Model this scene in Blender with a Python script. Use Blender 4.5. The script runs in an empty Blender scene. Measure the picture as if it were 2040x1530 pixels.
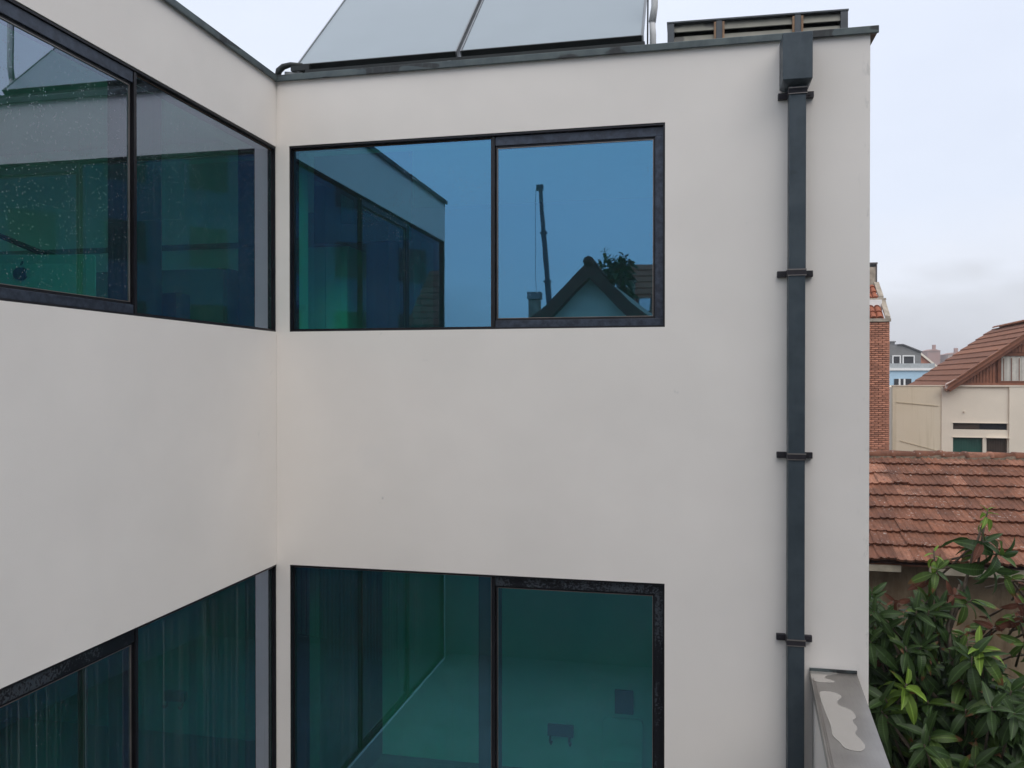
import bpy, math, random
from mathutils import Vector, Matrix
random.seed(7)
R = math.radians
sc = bpy.context.scene
COL = sc.collection

# ------------------------------------------------------------------ camera
cam_d = bpy.data.cameras.new('camera'); cam = bpy.data.objects.new('camera', cam_d); COL.objects.link(cam)
cam.location = (2.893, -5.458, 6.6)
cam.rotation_euler = (R(90 - 0.363), 0, R(12.02))
cam_d.sensor_width = 36; cam_d.lens = 29.03; cam_d.clip_start = 0.05; cam_d.clip_end = 3000
sc.camera = cam
sc.view_settings.view_transform = 'Standard'; sc.view_settings.look = 'None'
sc.view_settings.gamma = 1; sc.view_settings.use_curve_mapping = False
sc.view_settings.exposure = 0.27
sc.cycles.max_bounces = 10; sc.cycles.transparent_max_bounces = 24
sc.cycles.diffuse_bounces = 5; sc.cycles.glossy_bounces = 5
sc.cycles.sample_clamp_indirect = 4

# ------------------------------------------------------------------ world: overcast sky
SUN_EL, SUN_AZ = 50, 140          # azimuth clockwise from +Y
w = bpy.data.worlds.new('World'); sc.world = w; w.use_nodes = True
nt = w.node_tree; nt.nodes.clear()
def wn(t, **k):
    n = nt.nodes.new(t)
    for a, b in k.items(): setattr(n, a, b)
    return n
out = wn('ShaderNodeOutputWorld'); mix = wn('ShaderNodeMixShader')
b1 = wn('ShaderNodeBackground'); b2 = wn('ShaderNodeBackground')
sky = wn('ShaderNodeTexSky', sky_type='NISHITA', sun_disc=False)
sky.sun_elevation = R(SUN_EL); sky.sun_rotation = R(SUN_AZ)
nt.links.new(sky.outputs[0], b1.inputs[0]); b1.inputs[1].default_value = 0.1
tc = wn('ShaderNodeTexCoord'); sep = wn('ShaderNodeSeparateXYZ')
nt.links.new(tc.outputs['Generated'], sep.inputs[0])
mp = wn('ShaderNodeMapping'); mp.inputs['Scale'].default_value = (1, 1, 2.2); mp.inputs['Location'].default_value = (0.35, 0, 0)
nt.links.new(tc.outputs['Generated'], mp.inputs[0])
n1 = wn('ShaderNodeTexNoise'); n1.inputs['Scale'].default_value = 5.5; n1.inputs['Detail'].default_value = 7; n1.inputs['Roughness'].default_value = .5
n2 = wn('ShaderNodeTexNoise'); n2.inputs['Scale'].default_value = 2.2; n2.inputs['Detail'].default_value = 5
nt.links.new(mp.outputs[0], n1.inputs[0]); nt.links.new(mp.outputs[0], n2.inputs[0])
def math_(op, a, b):
    m = wn('ShaderNodeMath', operation=op)
    for i, x in enumerate((a, b)):
        if isinstance(x, (int, float)): m.inputs[i].default_value = x
        else: nt.links.new(x, m.inputs[i])
    return m.outputs[0]
h = math_('ADD', sep.outputs[2], math_('MULTIPLY', math_('SUBTRACT', n1.outputs[0], .5), .17))
rp = wn('ShaderNodeValToRGB'); nt.links.new(h, rp.inputs[0])
el = rp.color_ramp.elements
stops = [(0, (.53, .54, .585)), (.045, (.55, .565, .61)), (.08, (.61, .63, .68)), (.105, (.69, .72, .79)), (.2, (.66, .71, .81)), (.42, (.665, .715, .82)), (1, (.76, .80, .88))]
el[0].position = 0; el[0].color = (*stops[0][1], 1); el[1].position = 1; el[1].color = (*stops[-1][1], 1)
for p, c in stops[1:-1]:
    e = el.new(p); e.color = (*c, 1)
mx = wn('ShaderNodeMix', data_type='RGBA', blend_type='MULTIPLY'); mx.inputs[0].default_value = 1
r2 = wn('ShaderNodeValToRGB'); r2.color_ramp.elements[0].position = .3; r2.color_ramp.elements[0].color = (.93, .935, .95, 1)
r2.color_ramp.elements[1].position = .7; r2.color_ramp.elements[1].color = (1.04, 1.035, 1.03, 1)
nt.links.new(n2.outputs[0], r2.inputs[0]); nt.links.new(rp.outputs[0], mx.inputs[6]); nt.links.new(r2.outputs[0], mx.inputs[7])
nt.links.new(mx.outputs[2], b2.inputs[0]); b2.inputs[1].default_value = 1.12
nt.links.new(b1.outputs[0], mix.inputs[1]); nt.links.new(b2.outputs[0], mix.inputs[2]); mix.inputs[0].default_value = .93
nt.links.new(mix.outputs[0], out.inputs[0])

sd = bpy.data.lights.new('sun', 'SUN'); so = bpy.data.objects.new('sun', sd); COL.objects.link(so)
sd.energy = 1.6; sd.angle = R(60); sd.color = (1, .93, .84)
az = R(SUN_AZ); dirv = Vector((math.sin(az) * math.cos(R(SUN_EL)), math.cos(az) * math.cos(R(SUN_EL)), math.sin(R(SUN_EL))))
so.rotation_euler = dirv.to_track_quat('Z', 'Y').to_euler(); so.location = (0, -20, 30)

# ------------------------------------------------------------------ materials
class Mat:
    def __init__(s, name):
        s.m = bpy.data.materials.new(name); s.m.use_nodes = True; s.t = s.m.node_tree; s.t.nodes.clear()
        s.out = s.n('ShaderNodeOutputMaterial')
    def n(s, t, **k):
        x = s.t.nodes.new(t)
        for a, b in k.items(): setattr(x, a, b)
        return x
    def l(s, a, b): s.t.links.new(a, b)
    def coord(s, scale=(1, 1, 1), kind='Object'):
        c = s.n('ShaderNodeTexCoord'); m = s.n('ShaderNodeMapping'); m.inputs['Scale'].default_value = scale
        s.l(c.outputs[kind], m.inputs[0]); return m.outputs[0]
    def noise(s, co, scale, detail=4, rough=.5):
        x = s.n('ShaderNodeTexNoise'); x.inputs['Scale'].default_value = scale; x.inputs['Detail'].default_value = detail
        x.inputs['Roughness'].default_value = rough; s.l(co, x.inputs[0]); return x.outputs[0]
    def ramp(s, v, stops, interp='LINEAR'):
        r = s.n('ShaderNodeValToRGB'); r.color_ramp.interpolation = interp; e = r.color_ramp.elements
        def c(x): return (x, x, x, 1) if isinstance(x, (int, float)) else (*x, 1)
        e[0].position = stops[0][0]; e[0].color = c(stops[0][1]); e[1].position = stops[-1][0]; e[1].color = c(stops[-1][1])
        for p, q in stops[1:-1]: k = e.new(p); k.color = c(q)
        s.l(v, r.inputs[0]); return r.outputs[0]
    def mix(s, f, a, b, mode='MIX'):
        x = s.n('ShaderNodeMix', data_type='RGBA', blend_type=mode)
        for i, q in ((0, f), (6, a), (7, b)):
            if isinstance(q, (int, float)): x.inputs[i].default_value = q if i == 0 else (q, q, q, 1)
            elif isinstance(q, tuple): x.inputs[i].default_value = (*q, 1)
            else: s.l(q, x.inputs[i])
        return x.outputs[2]
    def math(s, op, a, b=0.0):
        x = s.n('ShaderNodeMath', operation=op)
        for i, q in enumerate((a, b)):
            if isinstance(q, (int, float)): x.inputs[i].default_value = q
            else: s.l(q, x.inputs[i])
        return x.outputs[0]
    def bump(s, hgt, strength=.3, dist=.01):
        b = s.n('ShaderNodeBump'); b.inputs['Strength'].default_value = strength; b.inputs['Distance'].default_value = dist
        s.l(hgt, b.inputs['Height']); return b.outputs[0]
    def pr(s, col, rough=.7, metal=0, bump=None, spec=.5):
        p = s.n('ShaderNodeBsdfPrincipled')
        for k, q in (('Base Color', col), ('Roughness', rough), ('Metallic', metal), ('Specular IOR Level', spec)):
            if isinstance(q, (int, float)): p.inputs[k].default_value = q
            elif isinstance(q, tuple): p.inputs[k].default_value = (*q, 1)
            else: s.l(q, p.inputs[k])
        if bump is not None: s.l(bump, p.inputs['Normal'])
        s.l(p.outputs[0], s.out.inputs[0]); return s.m

def simple(name, col, rough=.7, metal=0, var=.15, scale=6, bump=0, bscale=40, spec=.5, rnd=0, stretch=(1, 1, 1)):
    m = Mat(name); co = m.coord(stretch)
    n = m.noise(co, scale, 5, .6)
    lo = tuple(c * (1 - var) for c in col); hi = tuple(min(1, c * (1 + var)) for c in col)
    c = m.mix(m.ramp(n, [(.3, 0), (.7, 1)]), lo, hi)
    if rnd:
        oi = m.n('ShaderNodeObjectInfo')
        f = m.ramp(oi.outputs['Random'], [(0, 1 - rnd), (1, 1 + rnd)])
        c = m.mix(1, c, f, 'MULTIPLY')
    b = m.bump(m.noise(co, bscale, 3), bump, .004) if bump else None
    return m.pr(c, rough, metal, b, spec)

def plaster():
    m = Mat('white_plaster'); co = m.coord()
    c = m.mix(m.ramp(m.noise(co, .9, 5, .6), [(.32, 0), (.68, 1)]), (.765, .73, .69), (.84, .80, .755))
    c = m.mix(m.ramp(m.noise(co, 3.5, 3), [(.45, 0), (.75, .35)]), c, (.82, .77, .73))
    c = m.mix(m.ramp(m.noise(co, 2.1, 6, .7), [(.62, 0), (.72, .22)]), c, (.70, .70, .685))
    # rare dark scuffs
    s1 = m.ramp(m.noise(m.coord((1, 1, .8)), 5.5, 5, .7), [(.66, 0), (.74, .55)])
    s2 = m.ramp(m.noise(co, 38, 2), [(.5, 0), (.62, 1)])
    c = m.mix(m.math('MULTIPLY', s1, s2), c, (.30, .31, .32))
    # faint vertical rain runs
    c = m.mix(m.ramp(m.noise(m.coord((9, 9, .35)), 2.5, 4), [(.6, 0), (.85, .07)]), c, (.64, .61, .57))
    sx = m.n('ShaderNodeSeparateXYZ'); m.l(co, sx.inputs[0])
    ed = m.ramp(m.math('MULTIPLY', sx.outputs[0], .25), [(.975, 0), (.996, 1)])
    c = m.mix(m.math('MULTIPLY', ed, m.ramp(m.noise(m.coord((4, 4, 1.6)), 4.5, 5, .7), [(.58, 0), (.68, .4)])), c, (.36, .37, .35))
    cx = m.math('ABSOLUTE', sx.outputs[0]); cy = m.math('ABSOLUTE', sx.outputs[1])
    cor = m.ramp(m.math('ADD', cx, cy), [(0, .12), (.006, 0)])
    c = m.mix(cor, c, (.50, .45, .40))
    bp = m.bump(m.noise(co, 140, 4, .6), .16, .003)
    b2 = m.n('ShaderNodeBump'); b2.inputs['Strength'].default_value = .25; b2.inputs['Distance'].default_value = .01
    m.l(m.noise(co, 2.2, 2), b2.inputs['Height']); m.l(bp, b2.inputs['Normal'])
    return m.pr(c, .88, 0, b2.outputs[0], .25)
PLASTER = plaster()

def zinc(name, base, dark, light, thr=.55):
    m = Mat(name); co = m.coord()
    c = m.mix(m.ramp(m.noise(co, 7, 6, .65), [(.35, 0), (.65, 1)]), base, light)
    c = m.mix(m.ramp(m.noise(m.coord((1.2, 1.2, 3)), 2.6, 2, .4), [(thr, 0), (thr + .025, .85)]), c, dark)
    c = m.mix(m.ramp(m.noise(m.coord((1, 1, .15)), 60, 3), [(.5, 0), (.8, .4)]), c, light)
    r = m.ramp(m.noise(co, 11, 3), [(.3, .38), (.7, .6)])
    return m.pr(c, r, .35, m.bump(m.noise(co, 30, 3), .1, .003))
ZINC = zinc('weathered_zinc', (.060, .078, .085), (.022, .022, .024), (.10, .125, .125))
PIPEZ = zinc('drainpipe_zinc', (.040, .056, .070), (.034, .048, .058), (.060, .080, .095), .72)
BRACK = simple('dark_bracket', (.020, .018, .024), .6, .2, .3)
CAPM = None
def capmat():
    m = Mat('wet_cap_metal'); co = m.coord()
    c = m.mix(m.ramp(m.noise(co, 4, 5), [(.3, 0), (.7, 1)]), (.25, .235, .22), (.35, .33, .31))
    return m.pr(c, m.ramp(m.noise(m.coord((6, .6, 1)), 20, 3), [(.3, .30), (.7, .42)]), .75, m.bump(m.noise(co, 25, 2), .05, .003))
CAPM = capmat()
def puddlemat():
    m = Mat('puddle_water'); co = m.coord()
    return m.pr(m.mix(m.noise(co, 9, 3), (.50, .475, .44), (.56, .535, .50)), .14, .6, m.bump(m.noise(co, 14, 2), .03, .003))
PUD = puddlemat()
FRAME = simple('dark_window_metal', (.013, .013, .017), .38, .3, .3)
def bandmat():
    m = Mat('slate_window_band'); co = m.coord()
    c = m.mix(m.ramp(m.noise(m.coord((1, 1, 1)), 22, 5, .7), [(.4, 0), (.62, 1)]), (.024, .031, .048), (.050, .066, .095))
    return m.pr(c, .35, .3)
BAND = bandmat()
def wetband():
    m = Mat('wet_window_band'); co = m.coord()
    f = m.ramp(m.math('MULTIPLY', m.noise(co, 75, 3, .6), m.ramp(m.noise(m.coord((1, 1, .6)), 3.3, 2), [(.35, .6), (.6, 1.1)])), [(.47, 0), (.53, 1)])
    return m.pr(m.mix(f, (.010, .011, .016), (.055, .066, .08)), .3, .2, m.bump(f, .4, .004))
WETBAND = wetband()
EDGE = simple('bare_metal_edge', (.30, .27, .25), .35, .7, .2)
RUST = simple('rusty_seal', (.085, .055, .035), .7, 0, .4, 20)

RB = [(0, (.088, .222, .355)), (.12, (.090, .226, .36)), (.3, (.055, .13, .25)), (.53, (.20, .27, .38)), (1, (.95, .95, .95))]
RA = [(0, (.085, .19, .34)), (.15, (.13, .20, .30)), (.3, (.215, .245, .31)), (.53, (.26, .30, .385)), (.7, (.45, .47, .52)), (1, (.95, .95, .95))]
def glass(name, dirt, streak, seed, RR=RB):
    m = Mat(name); co = m.coord()
    lw = m.n('ShaderNodeLayerWeight'); lw.inputs[0].default_value = .5
    refl = m.ramp(lw.outputs['Facing'], RR)
    tr = m.ramp(lw.outputs['Facing'], [(0, (.10, .57, .44)), (.4, (.09, .55, .41)), (.6, (.07, .38, .30)), (1, (0, 0, 0))])
    # rain drops as small lenses
    vo = m.n('ShaderNodeTexVoronoi'); vo.inputs['Scale'].default_value = 85; m.l(co, vo.inputs[0])
    drop = m.ramp(vo.outputs['Distance'], [(.14, 1), (.26, 0)])
    sepc = m.n('ShaderNodeSeparateColor'); m.l(vo.outputs['Color'], sepc.inputs[0])
    patch = m.ramp(m.noise(m.coord(), 1.6 + .3 * seed, 5, .65), [(.30, .2), (.75, 1)])
    keep = m.math('GREATER_THAN', m.math('MULTIPLY', sepc.outputs[0], patch), 1 - dirt)
    dm = m.math('MULTIPLY', drop, keep)
    bn = m.bump(dm, .12, .001)
    b2 = m.n('ShaderNodeBump'); b2.inputs['Strength'].default_value = .008; b2.inputs['Distance'].default_value = .02
    m.l(m.noise(co, 2.5, 2), b2.inputs['Height']); m.l(bn, b2.inputs['Normal'])
    g = m.n('ShaderNodeBsdfGlossy'); g.inputs['Roughness'].default_value = .012
    m.l(refl, g.inputs[0]); m.l(b2.outputs[0], g.inputs['Normal'])
    t = m.n('ShaderNodeBsdfTransparent'); m.l(tr, t.inputs[0])
    a = m.n('ShaderNodeAddShader'); m.l(g.outputs[0], a.inputs[0]); m.l(t.outputs[0], a.inputs[1])
    d = m.n('ShaderNodeBsdfDiffuse'); d.inputs[0].default_value = (.42, .50, .52, 1)
    st = m.ramp(m.noise(m.coord((34, 34, .35)), 1.5 + .3 * seed, 5, .75), [(.52, 0), (.64, 1)])
    st2 = m.ramp(m.noise(m.coord((90, 90, .2)), 1.1, 3, .6), [(.58, 0), (.64, 1)])
    stf = m.math('ADD', m.math('MULTIPLY', st, streak * .35), m.math('MULTIPLY', st2, streak))
    film = m.ramp(m.noise(co, 3, 6, .7), [(.3, .004), (.8, .03)])
    f = m.math('ADD', m.math('ADD', stf, film), m.math('MULTIPLY', dm, .42))
    ms = m.n('ShaderNodeMixShader'); m.l(f, ms.inputs[0]); m.l(a.outputs[0], ms.inputs[1]); m.l(d.outputs[0], ms.inputs[2])
    m.l(ms.outputs[0], m.out.inputs[0]); return m.m
GL_B = glass('tinted_glass', .40, .012, 0)
GL_A = glass('rainy_glass', .56, .03, 1, RA)
GL_S = glass('streaked_glass', .3, .11, 2, RA)
GL_SB = glass('faintly_streaked_glass', .25, .05, 3)
def clearmat():
    m = Mat('glass_inner_face'); t = m.n('ShaderNodeBsdfTransparent'); m.l(t.outputs[0], m.out.inputs[0]); return m.m
CLEAR = clearmat()
GEDGE = simple('glass_edge_green', (.02, .07, .06), .3)

INW = simple('interior_white', (.74, .74, .72), .8, 0, .04)
GREYI = simple('interior_grey', (.16, .16, .19), .5, 0, .1)
IND = simple('interior_dark', (.035, .035, .04), .7, 0, .2)
INM = simple('interior_cabinet', (.22, .2, .17), .6, 0, .1)
INF = simple('wood_floor', (.24, .18, .12), .5, 0, .2, 4, stretch=(1, 8, 1))
CONC = simple('terrace_concrete', (.17, .17, .16), .8, 0, .15, 3, .2)
SOLAR = simple('solar_glass', (.27, .32, .355), .30, 0, .03, 3)
SFRAME = simple('collector_frame', (.22, .23, .24), .4, .6, .15)
SDARK = simple('black_metal', (.012, .016, .016), .5, .2, .4)
FOAM = simple('pipe_insulation', (.52, .53, .53), .6, 0, .1)
LOUV = None
def louvmat():
    m = Mat('louvre_metal'); co = m.coord()
    c = m.mix(m.ramp(m.noise(co, 9, 4), [(.3, 0), (.7, 1)]), (.17, .17, .145), (.24, .235, .20))
    c = m.mix(m.ramp(m.noise(m.coord((1, 1, 1.5)), 3.2, 2), [(.57, 0), (.6, .8)]), c, (.05, .05, .052))
    return m.pr(c, .55, .2)
LOUV = louvmat()
LOUVF = simple('louvre_frame_zinc', (.085, .095, .105), .5, .3, .2)
RUSTP = simple('rust_stained_metal', (.28, .17, .10), .7, 0, .3, 20)

def tilemat(name, a, b, c3, rnd=.2, lichen=.5, grime=.6):
    m = Mat(name); co = m.coord()
    oi = m.n('ShaderNodeObjectInfo')
    c = m.ramp(oi.outputs['Random'], [(0, a), (.45, b), (.75, a), (.84, c3), (.93, c3), (1, b)])
    wv = m.n('ShaderNodeTexCoord')
    geo = m.n('ShaderNodeNewGeometry')
    pm = m.n('ShaderNodeMapping'); m.l(geo.outputs['Position'], pm.inputs[0])
    gn = m.noise(pm.outputs[0], 3.2, 7, .75)
    c = m.mix(m.ramp(gn, [(.38, 0), (.62, grime)]), c, tuple(x * .38 + .008 for x in b))
    c = m.mix(m.ramp(m.noise(m.coord((38, 2, 2)), 2, 4), [(.45, 0), (.75, .5)]), c, tuple(x * .5 for x in a))
    lic = m.ramp(m.noise(pm.outputs[0], 22, 3, .55), [(.63, 0), (.66, lichen)])
    lic2 = m.ramp(m.noise(pm.outputs[0], 1.8, 3), [(.42, 0), (.6, 1)])
    c = m.mix(m.math('MULTIPLY', lic, lic2), c, (.50, .43, .38))
    return m.pr(c, .8, 0, m.bump(m.noise(co, 90, 3), .25, .003), .3)
TILE = tilemat('clay_roof_tile', (.30, .120, .066), (.20, .082, .048), (.43, .195, .12), grime=.75, lichen=.7)
TILE2 = tilemat('brown_roof_tile', (.29, .125, .072), (.23, .10, .06), (.33, .145, .085), lichen=.2, grime=.35)
TILE3 = tilemat('orange_barrel_tile', (.44, .15, .08), (.36, .12, .065), (.5, .2, .11), lichen=.2, grime=.45)
TILEB = tilemat('dark_brown_tile', (.20, .085, .065), (.15, .07, .055), (.24, .11, .08), lichen=.3, grime=.4)
BRICK = simple('red_brick', (.46, .20, .125), .85, 0, .2, 12, .2, rnd=.28)
MORT = simple('dark_mortar', (.10, .042, .03), .9, 0, .2)
CREAM = None
def creammat():
    m = Mat('stained_cream_render'); co = m.coord()
    c = m.mix(m.ramp(m.noise(co, .35, 5), [(.35, 0), (.7, 1)]), (.70, .61, .46), (.78, .70, .56))
    c = m.mix(m.ramp(m.noise(m.coord((3, 3, .12)), 1.5, 5, .7), [(.52, 0), (.72, .5)]), c, (.48, .40, .25))
    return m.pr(c, .85, 0, m.bump(m.noise(co, 20, 4), .1, .01))
CREAM = creammat()
CREAM2 = simple('pale_cream_render', (.80, .72, .60), .85, 0, .06, .8)
WOOD = simple('brown_cladding', (.20, .075, .04), .6, 0, .2, 5)
WOODL = simple('brown_trim', (.29, .115, .065), .55, 0, .15, 5)
CURT = simple('curtain_cloth', (.60, .58, .52), .9, 0, .1)
GREENP = simple('green_shutter', (.018, .085, .065), .5, 0, .2, 3)
BROWNP = simple('brown_shutter', (.06, .04, .028), .5, 0, .2, 3)
DGLASS = simple('dark_pane', (.03, .03, .034), .12, 0, .2)
GREYR = simple('grey_render', (.20, .20, .20), .85, 0, .08, 1)
BLUER = simple('light_blue_render', (.42, .60, .74), .85, 0, .06, 1)
WHITEP = simple('white_paint', (.78, .78, .77), .6, 0, .05)
GWALL = None
def outwall():
    m = Mat('dirty_beige_wall'); co = m.coord(); sp = m.n('ShaderNodeSeparateXYZ'); m.l(co, sp.inputs[0])
    c = m.mix(m.ramp(m.noise(co, 1.2, 6, .7), [(.3, 0), (.7, 1)]), (.17, .12, .07), (.34, .26, .17))
    nz = m.math('MULTIPLY', m.math('SUBTRACT', m.noise(co, 3.5, 5, .7), .5), .75)
    dx = m.math('ABSOLUTE', m.math('SUBTRACT', m.math('ADD', sp.outputs[0], nz), 5.92))
    st = m.ramp(dx, [(.10, 1), (.24, 0)])
    c = m.mix(m.math('MULTIPLY', st, .93), c, (.012, .011, .010))
    c = m.mix(m.ramp(m.noise(m.coord((1.5, 1.5, .3)), 2.5, 5, .7), [(.5, 0), (.7, .7)]), c, (.09, .055, .03))
    return m.pr(c, .9)
GWALL = outwall()
SOIL = simple('garden_soil', (.05, .045, .03), .95, 0, .4, 3, .4)
BARK = simple('tree_bark', (.13, .10, .075), .85, 0, .3, 14, .4, 50)

def leafmat(name, a, b, rough=.46, mid=None, tip=None):
    m = Mat(name); co = m.coord(); sp = m.n('ShaderNodeSeparateXYZ'); m.l(co, sp.inputs[0])
    oi = m.n('ShaderNodeObjectInfo')
    geo = m.n('ShaderNodeNewGeometry')
    at = m.n('ShaderNodeAttribute'); at.attribute_name = 'leafuv'
    s2 = m.n('ShaderNodeSeparateXYZ'); m.l(at.outputs['Vector'], s2.inputs[0])
    c = m.mix(m.noise(geo.outputs['Position'], 5, 3), a, b)
    rib = m.ramp(m.math('ABSOLUTE', s2.outputs[1]), [(.02, 1), (.10, 0)])
    c = m.mix(m.math('MULTIPLY', rib, .5), c, mid or tuple(min(1, x * 2.4 + .02) for x in b))
    ribs = m.n('ShaderNodeTexWave'); ribs.inputs['Scale'].default_value = 4.5; ribs.inputs['Distortion'].default_value = .6
    m.l(at.outputs['Vector'], ribs.inputs[0])
    if tip:
        c = m.mix(m.ramp(m.math('ADD', s2.outputs[0], m.math('MULTIPLY', m.noise(geo.outputs['Position'], 14, 2), .35)), [(.92, 0), (1.08, 1)]), c, tip)
    p = m.n('ShaderNodeBsdfPrincipled'); m.l(c, p.inputs['Base Color']); p.inputs['Roughness'].default_value = rough
    p.inputs['Specular IOR Level'].default_value = .35
    m.l(m.bump(ribs.outputs[0], .25, .004), p.inputs['Normal'])
    tl = m.n('ShaderNodeBsdfTranslucent'); m.l(m.mix(.5, c, tuple(min(1, x * 1.6) for x in b)), tl.inputs[0])
    ms = m.n('ShaderNodeMixShader'); ms.inputs[0].default_value = .22
    m.l(p.outputs[0], ms.inputs[1]); m.l(tl.outputs[0], ms.inputs[2]); m.l(ms.outputs[0], m.out.inputs[0]); return m.m
LEAF = [leafmat('dark_leaf', (.020, .046, .011), (.044, .086, .022)),
        leafmat('mid_leaf', (.050, .095, .016), (.090, .155, .030), tip=(.16, .07, .03)),
        leafmat('young_leaf', (.13, .225, .028), (.19, .30, .045), .5),
        leafmat('dead_leaf', (.15, .052, .030), (.09, .038, .024), .8)]

# ------------------------------------------------------------------ geometry helpers
ORG = {}
class MB:
    def __init__(s, F=None): s.v = []; s.f = []; s.m = []; s.F = F
    def add(s, vs, fs, mi=0):
        o = len(s.v)
        s.v += [Vector(s.F(v)) if s.F else Vector(v) for v in vs]
        s.f += [tuple(i + o for i in f) for f in fs]; s.m += [mi] * len(fs)
    def box(s, x0, x1, y0, y1, z0, z1, mi=0):
        vs = [(x, y, z) for z in (z0, z1) for y in (y0, y1) for x in (x0, x1)]
        s.add(vs, [(0, 2, 3, 1), (4, 5, 7, 6), (0, 1, 5, 4), (2, 6, 7, 3), (0, 4, 6, 2), (1, 3, 7, 5)], mi); return s
    def prism(s, poly, a, b, axis='y', mi=0):
        n = len(poly)
        def P(p, t): return {'y': (p[0], t, p[1]), 'x': (t, p[0], p[1]), 'z': (p[0], p[1], t)}[axis]
        vs = [P(p, a) for p in poly] + [P(p, b) for p in poly]
        s.add(vs, [tuple(range(n))[::-1], tuple(range(n, 2 * n))] + [(i, (i + 1) % n, n + (i + 1) % n, n + i) for i in range(n)], mi); return s
    def tube(s, pts, rad, n=8, mi=0, cap=True):
        pts = [Vector(p) for p in pts]; rings = []
        if isinstance(rad, (int, float)): rad = [rad] * len(pts)
        prev = None
        for i, p in enumerate(pts):
            d = (pts[min(i + 1, len(pts) - 1)] - pts[max(i - 1, 0)]).normalized()
            if prev is None: u = d.orthogonal().normalized()
            else: u = (prev - d * prev.dot(d)).normalized()
            prev = u; v = d.cross(u)
            rings.append([p + (u * math.cos(2 * math.pi * k / n) + v * math.sin(2 * math.pi * k / n)) * rad[i] for k in range(n)])
        vs = [q for r in rings for q in r]; fs = []
        for i in range(len(pts) - 1):
            for k in range(n):
                fs.append((i * n + k, i * n + (k + 1) % n, (i + 1) * n + (k + 1) % n, (i + 1) * n + k))
        if cap: fs += [tuple(range(n))[::-1], tuple(range((len(pts) - 1) * n, len(pts) * n))]
        s.add(vs, fs, mi); return s
    def bar(s, a, b, w, h, up=(0, 0, 1), mi=0):
        a = Vector(a); b = Vector(b); d = (b - a).normalized(); u = d.cross(Vector(up)).normalized() * w / 2; v = u.cross(d).normalized() * h / 2
        vs = [p + i * u + j * v for p in (a, b) for i, j in ((-1, -1), (1, -1), (1, 1), (-1, 1))]
        s.add(vs, [(3, 2, 1, 0), (4, 5, 6, 7), (0, 1, 5, 4), (1, 2, 6, 5), (2, 3, 7, 6), (3, 0, 4, 7)], mi); return s
    def mesh(s, name, org=(0, 0, 0), smooth=False):
        me = bpy.data.meshes.new(name); o = Vector(org)
        me.from_pydata([v - o for v in s.v], [], s.f)
        me.polygons.foreach_set('material_index', s.m)
        if smooth: me.polygons.foreach_set('use_smooth', [True] * len(me.polygons))
        me.update(); return me
    def build(s, name, mats, parent=None, smooth=False, bev=0, org=None, **tags):
        base = ORG[parent] if parent else Vector(org if org is not None else (0, 0, 0))
        me = s.mesh(name, base, smooth)
        for m in (mats if isinstance(mats, (list, tuple)) else [mats]): me.materials.append(m)
        o = bpy.data.objects.new(name, me); COL.objects.link(o)
        if parent: o.parent = parent
        else: o.location = base
        ORG[o] = base.copy()
        if bev:
            b = o.modifiers.new('bevel', 'BEVEL'); b.width = bev; b.segments = 2; b.limit_method = 'ANGLE'
        for k, v in tags.items(): o[k] = v
        return o
def root(name, loc, label, cat, group=None):
    o = bpy.data.objects.new(name, None); COL.objects.link(o); o.location = loc; o.empty_display_size = .2
    o['label'] = label; o['category'] = cat
    if group: o['group'] = group
    ORG[o] = Vector(loc); return o
def place(name, me, mat4, parent, **tags):
    o = bpy.data.objects.new(name, me); COL.objects.link(o); o.parent = parent
    m = mat4.copy(); m.translation = m.translation - ORG[parent]; o.matrix_basis = m
    for k, v in tags.items(): o[k] = v
    return o
def wall_grid(us, vs, holes, P, thick):
    """wall with rectangular openings; P(u, v, t) -> world point, t = depth"""
    mb = MB()
    def solid(i, j): return 0 <= i < len(us) - 1 and 0 <= j < len(vs) - 1 and (i, j) not in holes
    for i in range(len(us) - 1):
        for j in range(len(vs) - 1):
            if not solid(i, j): continue
            a, b, c, d = us[i], us[i + 1], vs[j], vs[j + 1]
            mb.add([P(a, c, 0), P(b, c, 0), P(b, d, 0), P(a, d, 0)], [(0, 1, 2, 3)])
            mb.add([P(a, c, thick), P(b, c, thick), P(b, d, thick), P(a, d, thick)], [(3, 2, 1, 0)])
            if not solid(i - 1, j): mb.add([P(a, c, 0), P(a, d, 0), P(a, d, thick), P(a, c, thick)], [(0, 1, 2, 3)])
            if not solid(i + 1, j): mb.add([P(b, c, 0), P(b, c, thick), P(b, d, thick), P(b, d, 0)], [(0, 1, 2, 3)])
            if not solid(i, j - 1): mb.add([P(a, c, 0), P(a, c, thick), P(b, c, thick), P(b, c, 0)], [(0, 1, 2, 3)])
            if not solid(i, j + 1): mb.add([P(a, d, 0), P(b, d, 0), P(b, d, thick), P(a, d, thick)], [(0, 1, 2, 3)])
    return mb

# ------------------------------------------------------------------ ground and terrace
g = MB()
g.add([(-1500, -1500, 0), (1500, -1500, 0), (1500, 1500, 0), (-1500, 1500, 0)], [(0, 1, 2, 3)])
g.build('ground', SOIL, kind='structure')
t = MB(); t.box(.004, 3.62, -4.3, -.004, 0.0, 3.19)
t.build('terrace', CONC, kind='structure')

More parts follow.
